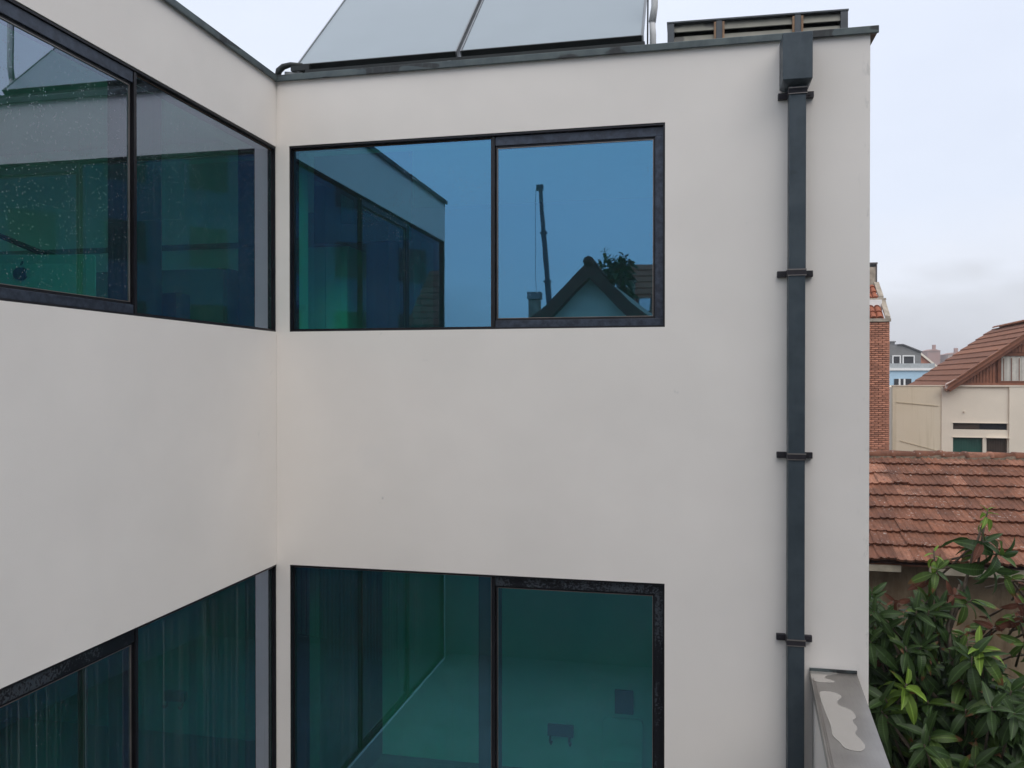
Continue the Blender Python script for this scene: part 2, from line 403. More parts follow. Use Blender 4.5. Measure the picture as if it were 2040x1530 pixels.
# ------------------------------------------------------------------ the courtyard building
W = 3.992; ZC = 8.735; AE = -4.11
Z0, Z1, L0, L1 = 6.937, 8.265, 3.205, 5.265
bld = root('courtyard_building', (0, 0, 0), 'white plastered modern building with blue tinted windows and flat roof, in the foreground', 'building')
mb = wall_grid([-.3, .1, 2.7467, W], [0, L0, L1, Z0, Z1, ZC], {(1, 1), (1, 3)}, lambda u, v, t: (u, t, v), .3)
mb.build('wall', PLASTER, bld)
mb = wall_grid([AE, -4.095, -.0008], [0, L0, L1, Z0, Z1, ZC], {(1, 1), (1, 3)}, lambda u, v, t: (-t, u, v), .299)
mb.build('wall', PLASTER, bld)
# joint strip at the corner (thin seam) and remaining outer walls
mb = MB(); mb.box(W - .3, W, .3, 4.99, 0, ZC - .001); mb.build('wall', PLASTER, bld)
mb = MB(); mb.box(-3.5, W - .3, 4.69, 4.99, 0, ZC - .001); mb.build('wall', PLASTER, bld)
mb = wall_grid([AE, -3.78, -.3, .5, 2.9, 4.69], [0, 6.4, 8.35, ZC - .001], {(1, 1), (3, 1)}, lambda u, v, t: (-3.5 + t, u, v), .3); mb.build('wall', PLASTER, bld)
for a_, b_ in ((-3.78, -.3), (.5, 2.9)):  # unseen clear windows in the west wall, added so daylight brightens the rooms
    wn_ = MB(); wn_.box(-3.42, -3.36, a_, a_ + .04, 6.4, 8.35); wn_.box(-3.42, -3.36, b_ - .04, b_, 6.4, 8.35); wn_.box(-3.42, -3.36, a_ + .04, b_ - .04, 8.31, 8.35); wn_.box(-3.42, -3.36, a_ + .04, b_ - .04, 6.4, 6.44)
    wn_ = wn_.build('window', FRAME, bld); mb = MB(); mb.box(-3.40, -3.39, a_ + .04, b_ - .04, 6.44, 8.31); mb.build('pane', CLEAR, wn_)
mb = wall_grid([-3.2, -.2995], [0, ZC], set(), lambda u, v, t: (u, AE + t, v), .3)
mb.build('wall', PLASTER, bld)
# floors, roof
for z0, z1 in ((2.95, 3.2), (5.75, 6.2)):
    mb = MB(); mb.box(-3.2, -.3, AE + .3, 4.69, z0, z1); mb.box(-.3, W - .3, .3, 4.69, z0, z1); mb.build('floor_slab', INF, bld)
mb = MB(); mb.box(-3.2, -.3, AE + .3, 4.69, 5.735, 5.745); mb.box(-.3, W - .3, .3, 4.69, 5.735, 5.745); mb.build('ceiling', INW, bld)
mb = MB(); mb.box(-3.2, -.3, AE + .3, 4.69, 8.44, 8.62); mb.box(-.3, W - .3, .3, 4.69, 8.44, 8.62); mb.build('roof_slab', INW, bld)
# inner faces / rooms, upper floor
mb = MB(); mb.box(-3.19, W - .31, 3.0, 3.1, 6.2, 8.43); mb.build('interior_wall', simple('blue_grey_partition', (.16, .20, .24), .8, 0, .05), bld)
mb = MB(); mb.box(-3.15, -.19, .30, .40, 6.2, 8.43); mb.build('interior_wall', INW, bld)
mb = MB(); mb.box(-.29, -.05, -.02, .29, 6.2, 8.43); mb.build('column', IND, bld)  # dark box over the pale wall end; its shade is put into the colour
mb = MB(); mb.box(-.27, -.17, -1.42, -1.08, 6.2, 8.43); mb.build('column', IND, bld)
mb = MB(); mb.box(.13, .90, .34, .37, 7.62, 8.43); mb.build('blind_box', simple('navy_blind', (.02, .025, .04), .8), bld)
mb = MB(); mb.box(-.34, -.20, -2.95, -2.70, 6.2, 8.43); mb.build('column', IND, bld)
# lower floor rooms
mb = MB(); mb.box(.18, W - .31, 1.6, 1.7, 3.2, 5.73); mb.build('interior_wall', simple('bathroom_wall', (.74, .74, .72), .7, 0, .04), bld)
mb = MB(); mb.box(.101, .19, .305, 1.7, 3.2, 5.73); mb.build('interior_wall', INM, bld)
mb = MB(); mb.box(1.42, 1.56, .305, .45, 3.2, 5.73); mb.build('column', IND, bld)
mb = MB(); mb.box(-2.6, -2.5, AE + .31, 4.6, 3.2, 5.73); mb.build('interior_wall', GREYI, bld)
for y0, y1 in ((-.02, .29),):
    mb = MB(); mb.box(-.31, -.045, y0, y1, 3.2, 5.73); mb.build('column', IND, bld)  # added dark box hiding the bright wall end, shade as colour

# copings
def coping(poly, a, b, axis, z0):
    mb = MB(); mb.prism(poly, a, b, axis); return mb.build('coping', ZINC, bld, bev=.004)
coping([(-.028, ZC - .012), (-.028, ZC + .034), (.36, ZC + .055), (.36, ZC + .001), (-.012, ZC + .001), (-.012, ZC - .012)], -.31, W + .045, 'x', 0)
coping([(.024, ZC - .012), (.024, ZC + .034), (-.36, ZC + .052), (-.36, ZC + .0015), (.008, ZC + .0015), (.008, ZC - .012)], AE - .03, -.029, 'y', 0)
mb = MB()
for x in (.9, 2.3, 3.2): mb.box(x, x + .035, -.049, .36, ZC - .011, ZC + .058)
for y in (-1.9, -3.6): mb.box(-.36, .034, y, y + .035, ZC - .011, ZC + .056)
# (coping joint straps removed from the near parts: joints are only faint in the photo)
mb = MB(); mb.box(-3.5, -3.15, AE, 4.99, ZC, ZC + .05); mb.build('coping', ZINC, bld)
mb = MB(); mb.box(-3.15, W, 4.65, 4.99, ZC, ZC + .05); mb.build('coping', ZINC, bld)

# windows -----------------------------------------------------------
def pane(P, u0, u1, v0, v1, t, mat, win):
    """glass leaf 8 mm thick: outer face coated, other faces clear"""
    mb = MB(); k = .008
    vs = [P(u0, v0, t), P(u1, v0, t), P(u1, v1, t), P(u0, v1, t), P(u0, v0, t + k), P(u1, v0, t + k), P(u1, v1, t + k), P(u0, v1, t + k)]
    mb.add(vs, [(0, 1, 2, 3)], 0); mb.add(vs, [(7, 6, 5, 4)], 1)
    mb.add(vs, [(0, 4, 5, 1), (1, 5, 6, 2), (2, 6, 7, 3), (3, 7, 4, 0)], 2)
    return mb.build('pane', [mat, CLEAR, GEDGE], win)
def pbox(mb, P, u0, u1, v0, v1, t0, t1, mi=0):
    vs = [P(u, v, t) for t in (t0, t1) for v in (v0, v1) for u in (u0, u1)]
    mb.add(vs, [(0, 1, 3, 2), (4, 6, 7, 5), (0, 4, 5, 1), (2, 3, 7, 6), (0, 2, 6, 4), (1, 5, 7, 3)], mi)
def ring(mb, P, u0, u1, v0, v1, wl, wr, wb, wt, t0, t1, mi=0):
    pbox(mb, P, u0, u1, v1 - wt, v1, t0, t1, mi); pbox(mb, P, u0, u1, v0, v0 + wb, t0, t1, mi)
    if wl: pbox(mb, P, u0, u0 + wl, v0 + wb, v1 - wt, t0, t1, mi)
    if wr: pbox(mb, P, u1 - wr, u1, v0 + wb, v1 - wt, t0, t1, mi)
def window(P, e0, em, e1, v0, v1, t, gf, go, band, side, extra=None):
    """e0..em fixed leaf, em..e1 opening leaf (u can run either way); side=+1 if u grows away from the corner"""
    win = MB()
    s = side
    def Q(u, v, tt): return P(e0 + s * u, v, tt)
    Lm = abs(em - e0); Le = abs(e1 - e0)
    Lx = abs(extra - e0) if extra else Le
    ring(win, Q, 0, Lx, v0, v1, .007, .012, .012, .014, 0.006, .14 if v0 > 4 else .299)           # dark lining of the opening
    root_ = win.build('window', FRAME, bld)
    f = MB(); ring(f, Q, .0075, Lm - .012, v0 + .013, v1 - .015, .006, .008, .008, .006, t - .006, t + .04); f.build('frame', FRAME, root_)
    f = MB(); pbox(f, Q, .014, Lm - .021, v1 - .0255, v1 - .0215, t - .0075, t + .001); pbox(f, Q, Lm - .0205, Lm - .0172, v0 + .02, v1 - .02, t - .0085, t + .001); f.build('metal_edge', RUST if band is BAND else EDGE, root_)
    pane(Q, .0140, Lm - .0207, v0 + .0215, v1 - .0215, t, gf, root_)
    f = MB(); pbox(f, Q, Lm - .0115, Lm + .010, v0 + .012, v1 - .016, t - .022, t + .05); f.build('mullion', FRAME, root_)
    # opening leaf: wide outer band on the head, sill and outer jamb
    a, b = Lm + .0125, Le - (.012 if not extra else 0)
    f = MB(); ring(f, Q, a, b, v0 + .0125, v1 - .0165, 0, .052, .047, .062, t - .018, t + .04); f.build('sash_band', band, root_, bev=.002)
    f = MB(); ring(f, Q, a + .001, b - .0525, v0 + .060, v1 - .079, .012, .012, .014, .014, t - .004, t + .05); f.build('sash_frame', FRAME, root_)
    f = MB(); ring(f, Q, a + .0135, b - .065, v0 + .0745, v1 - .0935, .003, .003, .003, .003, t - .007, t + .004); f.build('metal_edge', EDGE, root_)
    pane(Q, a + .017, b - .0685, v0 + .078, v1 - .097, t, go, root_)
    if extra:
        f = MB(); pbox(f, Q, Le, Le + .023, v0 + .012, v1 - .016, t - .022, t + .05); f.build('mullion', FRAME, root_)
        pane(Q, Le + .024, Lx - .013, v0 + .013, v1 - .017, t, gf, root_)
    return root_
PB = lambda u, v, t: (u, t, v)
PA = lambda u, v, t: (-t, u, v)
window(PB, .1, 1.595, 2.7467, Z0, Z1, .05, GL_B, GL_B, BAND, 1)
window(PB, .1, 1.595, 2.7467, L0, L1, .05, GL_SB, GL_B, WETBAND, 1)
window(PA, -.0018, -1.531, -2.80, Z0, Z1, .035, GL_A, GL_A, BAND, -1, extra=-4.095)
window(PA, -.0018, -1.531, -2.80, L0, L1, .035, GL_S, GL_S, WETBAND, -1, extra=-4.095)
# ------------------------------------------------------------------ things inside the rooms
dk = root('desk', (-.9, -1.9, 6.2), 'pale desk standing inside the upper left window', 'desk')
mb = MB(); mb.box(-1.6, -.1, -2.7, -1.44, 6.57, 6.6); mb.build('desk_top', INW, dk)
for x in (-1.5, -.4):
    for y in (-2.6, -1.55):
        mb = MB(); mb.box(x, x + .05, y, y + .05, 6.2, 6.57); mb.build('leg', IND, dk)
# computer turned with its back towards the glass
ic = root('desktop_computer', (-.50, -1.77, 6.6), 'silver all-in-one computer seen from behind, dark fruit emblem, inside the upper left window', 'computer')
ca, sa = math.cos(R(12)), math.sin(R(12))
def FI(p):  # local x along width, y = away from viewer, z up
    return (-.50 + p[0] * ca - p[1] * sa, -1.77 + p[0] * sa + p[1] * ca, 6.6 + p[2])
ALU = simple('aluminium', (.44, .45, .45), .4, 0, .03)
mb = MB(FI)
def rrect(w2, z0, z1, r, n=5):
    pts = []
    for cx, cz, a0 in ((w2 - r, z1 - r, 0), (-w2 + r, z1 - r, 90), (-w2 + r, z0 + r, 180), (w2 - r, z0 + r, 270)):
        for k in range(n + 1):
            a = R(a0 + 90 * k / n); pts.append((cx + r * math.cos(a), cz + r * math.sin(a)))
    return pts
mb.prism(rrect(.375, .13, .648, .02), 0, .012); mb.build('screen_case', ALU, ic, bev=.003)
mb = MB(FI)   # bulged back shell
pts = rrect(.30, .18, .60, .06); n = len(pts)
mb.add([(p[0], -.001, p[1]) for p in pts] + [(p[0] * .55, -.022, .39 + (p[1] - .39) * .55) for p in pts], [(i, (i + 1) % n, n + (i + 1) % n, n + i) for i in range(n)] + [tuple(range(n, 2 * n))])
mb.build('back_shell', ALU, ic, smooth=True)
mb = MB(FI); mb.box(-.1, .1, -.02, .0, 0.008, .25); mb.box(-.1, .1, -.1, .1, .0, .008); mb.build('stand', ALU, ic)
mb = MB(FI)   # emblem: bitten apple with a leaf
ap = []
for k in range(40):
    a = 2 * math.pi * k / 40
    r = .037 * (1 + .05 * math.cos(2 * a) - .10 * math.exp(-((a - math.pi / 2) / .3) ** 2) - .06 * math.exp(-((a - 3 * math.pi / 2) / .25) ** 2))
    x, z = r * math.cos(a) * 1.0, r * math.sin(a) * 1.02
    d = math.hypot(x - .045, z - .004)
    if d < .020 and x > 0:
        s_ = .020 / max(d, 1e-4); x, z = .045 + (x - .045) * s_, .004 + (z - .004) * s_
    ap.append((x, .545 + z))
mb.prism(ap, -.027, -.024)
lf = [(-.001, .587), (.001, .600), (.008, .610), (.017, .612), (.016, .602), (.010, .592)]
mb.prism(lf, -.027, -.024); mb.build('emblem', IND, ic)
lp = root('desk_lamp', (-1.35, -1.95, 6.6), 'dark desk lamp with slanting arm behind the computer', 'lamp')
mb = MB(); mb.tube([(-1.35, -1.95, 6.6), (-1.35, -1.95, 6.63)], .09, 16); mb.build('base', IND, lp)
mb = MB(); mb.tube([(-1.35, -1.95, 6.62), (-1.28, -1.9, 7.62), (-.62, -1.46, 7.29)], .018, 8); mb.build('arm', IND, lp)
mb = MB(); mb.tube([(-.63, -1.47, 7.31), (-.58, -1.43, 7.24)], [.02, .06], 12); mb.build('lamp_shade', IND, lp)
mb = MB(); mb.box(-.2, -.09, -1.06, -.92, 6.95, 7.11); mb.box(-.18, -.11, -1.0, -.98, 7.11, 7.12)
o = mb.build('speaker_box', IND, org=(-.14, -1, 6.95)); o['label'] = 'small black box on the sill inside the corner pane of the upper left window'; o['category'] = 'speaker'
sl = MB(); sl.box(-.4, -.15, -1.44, -.06, 6.90, 6.95); sl.build('window_sill', INW, bld)
wd = root('wardrobe', (-.85, -3.7, 6.2), 'dark teal wardrobe at the far end of the upper left room, seen mirrored', 'wardrobe')
mb = MB(); mb.box(-1.24, -.48, AE + .301, -3.45, 6.21, 8.40); mb.build('carcass', GREYI, wd)
for k in range(2):
    mb = MB(); mb.box(-1.235 + k * .38, -.865 + k * .38, -3.449, -3.43, 6.25, 8.36); mb.build('door', GREYI, wd)
cb = root('cupboard', (.05, .9, 6.2), 'tall white two-door cupboard seen through the left of the upper main window', 'cupboard')
mb = MB(); mb.box(-.14, .24, .73, 1.1, 6.21, 7.66); mb.build('carcass', INW, cb)
for k in range(2):
    mb = MB(); mb.box(-.136 + k * .19, .048 + k * .19, .71, .729, 6.25, 7.64); mb.build('door', INW, cb)
bc = root('bookcase', (-1.2, .2, 6.2), 'low plain cabinet along the inner wall of the upper left room', 'cabinet')
mb = MB(); mb.box(-2.6, -.45, .10, .299, 6.2, 7.42); mb.build('carcass', INM, bc)
for k in range(3):
    mb = MB(); mb.box(-2.59 + k * .71, -1.89 + k * .71, .075, .098, 6.25, 7.40); mb.build('door', INM, bc)
mb = MB(); mb.box(-3.14, -.2, .28, .2995, 7.60, 7.64); mb.build('picture_rail', INM, bld)
# lower room things
def flat(name, label, cat, x0, x1, z0, z1, y=1.6, d=.03, m=IND):
    mb = MB(); mb.box(x0, x1, y - d, y - .001, z0, z1)
    o = mb.build(name, m, org=((x0 + x1) / 2, y, z0), bev=.004); o['label'] = label; o['category'] = cat; return o
GREYD = simple('dark_fitting', (.07, .07, .09), .5, 0, .1)
flat('switch_panel', 'square dark switch panel on the wall inside the lower right pane', 'switch panel', 2.289, 2.446, 3.754, 3.955, m=GREYD)
hk = root('hook_rail', (1.82, 1.6, 3.6), 'small dark hook rail with two hooks on the wall inside the lower right pane', 'hook rail')
mb = MB(); mb.box(1.712, 1.935, 1.56, 1.599, 3.52, 3.613); mb.build('plate', GREYD, hk)
for x in (1.735, 1.9):
    mb = MB(); mb.tube([(x, 1.57, 3.53), (x, 1.55, 3.48), (x + .012, 1.53, 3.465), (x + .02, 1.52, 3.49)], .011, 6); mb.build('hook', GREYD, hk)
ht = root('wall_sink', (2.36, 1.5, 3.3), 'white rounded wall unit with a pale tray inside the lower right pane', 'wall unit')
mb = MB(lambda p: (2.358 + p[0], p[1], p[2])); mb.prism(rrect(.17, 3.30, 3.72, .04), 1.55, 1.599); mb.build('body', INW, ht, bev=.006)
mb = MB(); mb.box(2.2, 2.52, 1.40, 1.549, 3.33, 3.36); mb.build('tray', INW, ht)
vb = root('vertical_blind', (-.22, -2, 5.6), 'dull green vertical blind hanging inside the lower left window', 'blind')
mb = MB(); mb.box(-.25, -.19, -4.0, -.10, 5.62, 5.66); mb.build('headrail', IND, vb)
sb_ = MB(); sb_.box(-.043, .043, -.0015, .0015, -2.3, 0); SBM = sb_.mesh('slat'); SBM.materials.append(simple('blind_cloth', (.05, .065, .06), .9, 0, .1, rnd=.5))
rv = random.Random(31)
for k in range(46):
    place('slat', SBM, Matrix.Translation((-.22, -.14 - k * .0845, 5.615)) @ Matrix.Rotation(R(62 + rv.uniform(-5, 5)), 4, 'Z'), vb)
ch = root('office_chair', (-.6, -1.66, 3.2), 'dark tall-backed chair standing inside the lower left window', 'chair')
mb = MB(); mb.bar((-.56, -1.45, 3.62), (-.50, -1.42, 4.25), .38, .05, (0, 1, 0)); mb.build('backrest', IND, ch, bev=.015)
mb = MB(); mb.box(-.85, -.42, -1.9, -1.45, 3.58, 3.64); mb.build('seat', IND, ch, bev=.015)
for x in (-.82, -.48):
    for y in (-1.87, -1.5):
        mb = MB(); mb.tube([(x, y, 3.2), (x, y, 3.58)], .015, 6); mb.build('leg', IND, ch)

# ------------------------------------------------------------------ drainpipe
dp = root('drainpipe', (3.55, -.08, 3.2), 'square dark zinc drainpipe with box hopper fixed down the white wall', 'drainpipe')
mb = MB(); mb.box(3.499, 3.598, -.125, -.032, 3.2, 7.27); mb.build('pipe', PIPEZ, dp, bev=.006)
mb = MB(); mb.box(3.502, 3.601, -.123, -.030, 7.268, 8.42); mb.build('pipe', PIPEZ, dp, bev=.006)
mb = MB()
x0, x1, y0, zt, zb = 3.455, 3.628, -.2, 8.70, 8.415
mb.add([(x0, y0, zb), (x1, y0, zb), (x1, -.004, zb), (x0, -.004, zb), (x0, y0, zt), (x1, y0, zt), (x1, -.004, zt), (x0, -.004, zt),
        (3.49, -.128, 8.40), (3.61, -.128, 8.40), (3.61, -.03, 8.39), (3.49, -.03, 8.39)],
       [(0, 1, 5, 4), (1, 2, 6, 5), (3, 0, 4, 7), (2, 3, 7, 6), (4, 5, 6, 7), (8, 9, 1, 0), (9, 10, 2, 1), (11, 8, 0, 3), (10, 11, 3, 2), (11, 10, 9, 8)])
mb.build('hopper', PIPEZ, dp, bev=.004)
for z in (8.370, 7.255, 6.12, 4.972, 3.85):
    xo = .003 if z > 7.3 else 0
    mb = MB(); mb.box(3.442 + xo, 3.4985 + xo, -.034, -.002, z - .018, z + .020); mb.box(3.5985 + xo, 3.655 + xo, -.034, -.002, z - .018, z + .020)
    mb.box(3.4945 + xo, 3.6025 + xo, -.131, -.1255, z - .020, z + .020); mb.box(3.4935 + xo, 3.4985 + xo, -.131, -.034, z - .020, z + .020); mb.box(3.5985 + xo, 3.6035 + xo, -.131, -.034, z - .020, z + .020)
    b_ = mb.build('bracket', BRACK, dp, bev=.002)
    mb = MB(); mb.box(3.4925 + xo, 3.6045 + xo, -.1325, -.1312, z + .014, z + .021); mb.box(3.4925 + xo, 3.6045 + xo, -.1325, -.1312, z - .020, z - .016); mb.build('worn_edge', EDGE, b_)
    for x in (3.463 + xo, 3.63 + xo):
        mb = MB(); mb.tube([(x, -.034, z), (x, -.039, z)], .006, 8); mb.build('screw', BRACK, b_)

# ------------------------------------------------------------------ roof equipment
def collector(x0, x1, label):
    r = root('solar_collector', (x0, .35, 8.98), label, 'solar panel', 'solar collectors on the flat roof')
    s2 = math.sqrt(.5)
    def F(p): return (x0 + p[0], .35 + p[1] * s2 - p[2] * s2, 8.98 + p[1] * s2 + p[2] * s2)  # y = up the slope, z = normal
    w_ = x1 - x0
    mb = MB(F); mb.box(.012, w_ - .012, .012, 2.0, -.06, -.004); mb.build('absorber', SOLAR, r)
    mb = MB(F); mb.box(0, .011, 0, 2.012, -.075, .004); mb.box(w_ - .011, w_, 0, 2.012, -.075, .004); mb.box(.011, w_ - .011, 2.0, 2.012, -.075, .004); mb.build('frame', SFRAME, r, bev=.002)
    mb = MB(F); mb.box(.011, w_ - .011, -.001, .011, -.075, .003); mb.build('frame', SDARK, r)
    return r
collector(-.02, 1.243, 'left of the two tilted grey solar collectors on the roof')
collector(1.268, 2.583, 'right one of the two grey solar collectors, beside the insulated pipe')
rk = root('collector_rack', (1.2, .5, 8.62), 'dark metal rack carrying the two solar collectors behind the roof edge', 'rack')
mb = MB(); mb.box(.09, 2.60, .31, .36, 8.70, 8.925); mb.build('rail', SDARK, rk)
mb = MB(); mb.box(-.05, .1, .32, .35, 8.93, 8.968); mb.box(.07, .10, .315, .345, 8.75, 8.93); mb.build('end_plate', SDARK, rk)
for x in (.1, 1.25, 2.5):
    mb = MB(); mb.bar((x, .45, 8.62), (x, 1.75, 10.25), .04, .04, (1, 0, 0)); mb.build('strut', SDARK, rk)
    mb = MB(); mb.bar((x, 1.75, 8.62), (x, 1.75, 10.3), .04, .04, (1, 0, 0)); mb.build('strut', SDARK, rk)
for x in (.72, 1.19, .16):
    mb = MB(); mb.box(x, x + .028, .30, .309, 8.80, 8.90 if x > 1 else 8.86); mb.build('clip', SFRAME, rk)
el_ = root('pipe_elbow', (-.08, .35, 8.9), 'grey insulated pipe elbow at the lower left end of the solar collectors', 'pipe')
mb = MB(); mb.tube([(.03, .35, 8.975), (-.06, .34, 8.985), (-.115, .33, 8.97), (-.15, .325, 8.94), (-.155, .32, 8.90)], [.018, .02, .024, .026, .024], 8); mb.build('hose', SDARK, el_, smooth=True)
mb = MB(); mb.prism([(-.13, 8.80), (.10, 8.80), (.02, 8.93), (-.12, 8.945)], .36, .5, 'y'); mb.build('block', FOAM, el_)
ip = root('insulated_pipe', (2.62, .55, 8.7), 'white insulated pipe rising beside the right solar collector', 'pipe')
mb = MB(); mb.tube([(2.645, .52, 8.7), (2.647, .52, 9.05), (2.642, .52, 9.15)], [.024, .023, .021], 10); mb.build('pipe', FOAM, ip, smooth=True)
mb = MB(); mb.tube([(2.642, .52, 9.14), (2.658, .52, 9.25), (2.66, .52, 9.9)], [.026, .024, .022], 10); mb.build('pipe', FOAM, ip, smooth=True)
mb = MB(); mb.tube([(2.608, .5, 8.75), (2.612, .5, 9.3), (2.60, .5, 9.9)], .006, 6); mb.build('cable', SDARK, ip)

lv = root('roof_vent', (3.33, .4, 8.7), 'low zinc louvred roof vent with rust stained joints behind the hopper', 'vent')
X0, X1, YV, ZB, ZT = 2.755, 3.905, .25, 8.72, 9.0
tilt = lambda x: (x - X0) * -.014
def FL(p): return (p[0], p[1], p[2] + tilt(p[0]))
XS = [(X0, X0 + .045), (3.075, 3.115), (3.575, 3.615), (X1 - .045, X1)]
for a, b in XS:
    mb = MB(FL); mb.box(a, b, YV - .012, YV + .3, ZB, ZT); mb.build('post', LOUVF, lv, bev=.002)
for i in range(3):
    a, b = XS[i][1], XS[i + 1][0]
    for z in (8.785, 8.865, 8.943):
        mb = MB(FL); mb.add([(a, YV - .004, z), (b, YV - .004, z), (b, YV + .012, z + .050), (a, YV + .012, z + .050), (a, YV - .001, z - .004), (b, YV - .001, z - .004), (b, YV + .016, z + .054), (a, YV + .016, z + .054)],
                            [(0, 1, 2, 3), (7, 6, 5, 4), (0, 4, 5, 1), (2, 6, 7, 3), (0, 3, 7, 4), (1, 5, 6, 2)])
        mb.build('slat', LOUV, lv)
    mb = MB(FL); mb.box(a, b, YV + .1, YV + .11, ZB, ZT - .01); mb.build('back_panel', SDARK, lv)
    if i > 0:
        mb = MB(FL); mb.box(a + .001, a + .014, YV - .014, YV + .01, ZB, ZT - .01); mb.build('rusty_strip', RUSTP, lv)
    if i < 2:
        mb = MB(FL); mb.box(b - .014, b - .001, YV - .014, YV + .01, ZB, ZT - .01); mb.build('rusty_strip', RUSTP, lv)
mb = MB(FL); mb.box(X0 - .004, X1 + .004, YV - .016, YV + .31, ZT, ZT + .012); mb.build('lid', LOUVF, lv, bev=.002)

# ------------------------------------------------------------------ parapet wall with metal cap
pw = root('parapet_wall', (3.65, -2.3, 3.2), 'white parapet wall with wet metal cap running out from the main wall', 'parapet')
a4 = R(4.1)
def FP(p): # local x across (0 = left edge), y towards viewer (positive), z world
    return (3.643 + p[0] * math.cos(a4) - p[1] * math.sin(a4), -p[0] * math.sin(a4) * 0 - .002 - p[1] * math.cos(a4), p[2])
mb = MB(FP); mb.box(.018, .262, .0, 4.9, 0, 4.745); mb.build('wall', PLASTER, pw)
mb = MB(FP)
mb.prism([(0, 4.715), (.003, 4.715), (.003, 4.752), (.278, 4.752), (.278, 4.715), (.281, 4.715), (.281, 4.766), (.0, 4.766)], .0, 4.92, 'y'); mb.build('cap', CAPM, pw, bev=.002)
mb = MB(FP); mb.box(.0, .281, .0, .012, 4.7675, 4.785); mb.build('upstand', ZINC, pw)
mb = MB(FP); mb.box(.012, .016, .14, 4.9, 4.767, 4.771); mb.box(.021, .024, .18, 4.9, 4.767, 4.7705); mb.build('folded_seam', EDGE, pw)
for n_, P_ in (('puddle', [(.004, .0), (.17, .02), (.10, .10), (.085, .17), (.13, .215), (.12, .26), (.03, .265), (.004, .2)]),
               ('puddle', [(.04, .48), (.105, .47), (.15, .55), (.12, .66), (.125, .74), (.18, .82), (.195, .94), (.17, 1.02), (.185, 1.14), (.165, 1.24), (.185, 1.34), (.195, 1.44), (.165, 1.52), (.10, 1.50), (.075, 1.40), (.05, 1.30), (.052, 1.15), (.045, 1.0), (.035, .8), (.03, .6)])):
    P2 = []
    for i, p in enumerate(P_):   # smooth outline
        a_, b_, c_, d_ = P_[i - 1], p, P_[(i + 1) % len(P_)], P_[(i + 2) % len(P_)]
        for t_ in (0, .25, .5, .75):
            P2.append(tuple(.5 * (2 * b_[k] + (c_[k] - a_[k]) * t_ + (2 * a_[k] - 5 * b_[k] + 4 * c_[k] - d_[k]) * t_ ** 2 + (-a_[k] + 3 * b_[k] - 3 * c_[k] + d_[k]) * t_ ** 3) for k in (0, 1)))
    P2 = [(max(x, .003), max(y * .75, .013)) for x, y in P2]
    mb = MB(FP); mb.prism(P2, 4.7665, 4.7685, 'z'); mb.build('puddle', PUD, pw)

# ------------------------------------------------------------------ interlocking clay tiles
def marseille(wd=.225, ln=.415):
    """flat interlocking tile with raised rolls; origin at lower front left, y up the slope"""
    prof = [(0, .016), (.022, .026), (.04, .012), (.085, .008), (.105, .020), (.125, .020), (.145, .008), (.19, .010), (.208, .018), (wd, .014)]
    vs = []; n = len(prof)
    for y, dz in ((0, 0.030), (ln, -.006)):
        for x, z in prof: vs.append((x, y, z + dz))
    for x, z in prof: vs.append((x, .010, z - .008))
    fs = [(i, i + 1, n + i + 1, n + i) for i in range(n - 1)] + [(2 * n + i, 2 * n + i + 1, i + 1, i) for i in range(n - 1)]
    m = MB(); m.add(vs, fs); return m
tm = marseille(); TME = tm.mesh('roof_tile'); TME.materials.append(TILE)
ob = root('outbuilding', (7.5, 8, 0), 'low outbuilding with old red clay tile roof and stained beige wall behind the tree', 'outbuilding')
mb = MB(); mb.box(1.2, 13.2, 6.78, 11.9, 0, 4.17); mb.build('wall', GWALL, ob)
EY, EZ, RY, RZ = 6.40, 4.15, 9.5, 5.30
sl_ = math.atan2(RZ - EZ, RY - EY); SL = math.hypot(RZ - EZ, RY - EY)
cs, sn = math.cos(sl_), math.sin(sl_)
mb = MB(); mb.add([(1.0, EY + .06, EZ - .03), (13.4, EY + .06, EZ - .03), (13.4, RY, RZ - .03), (1.0, RY, RZ - .03), (1.0, 2 * RY - EY, EZ - .03), (13.4, 2 * RY - EY, EZ - .03)],
                  [(0, 1, 2, 3), (3, 2, 5, 4)]); mb.build('roof_deck', MORT, ob)
mb = MB(); mb.add([(1.2, 6.78, 4.17), (1.2, 11.9, 4.17), (1.2, RY, RZ - .035)], [(0, 1, 2)]); mb.add([(13.2, 6.78, 4.17), (13.2, 11.9, 4.17), (13.2, RY, RZ - .035)], [(2, 1, 0)]); mb.build('gable', GWALL, ob)
mb = MB(); mb.box(6.05, 13.3, EY + .07, EY + .10, EZ - .165, EZ - .055); mb.box(1.1, 5.7, EY + .07, EY + .10, EZ - .15, EZ - .065, 0); mb.build('fascia', simple('old_fascia', (.40, .35, .27), .8, 0, .3, 4), ob)
mb = MB(); mb.box(1.1, 13.3, EY + .10, 6.78, EZ - .075, EZ - .05); mb.build('soffit', WOOD, ob)
rows = 9; EX = SL / rows; rnd = random.Random(3)
rest = MB(); Rm = Matrix.Rotation(sl_, 4, 'X')
tc_ = 0
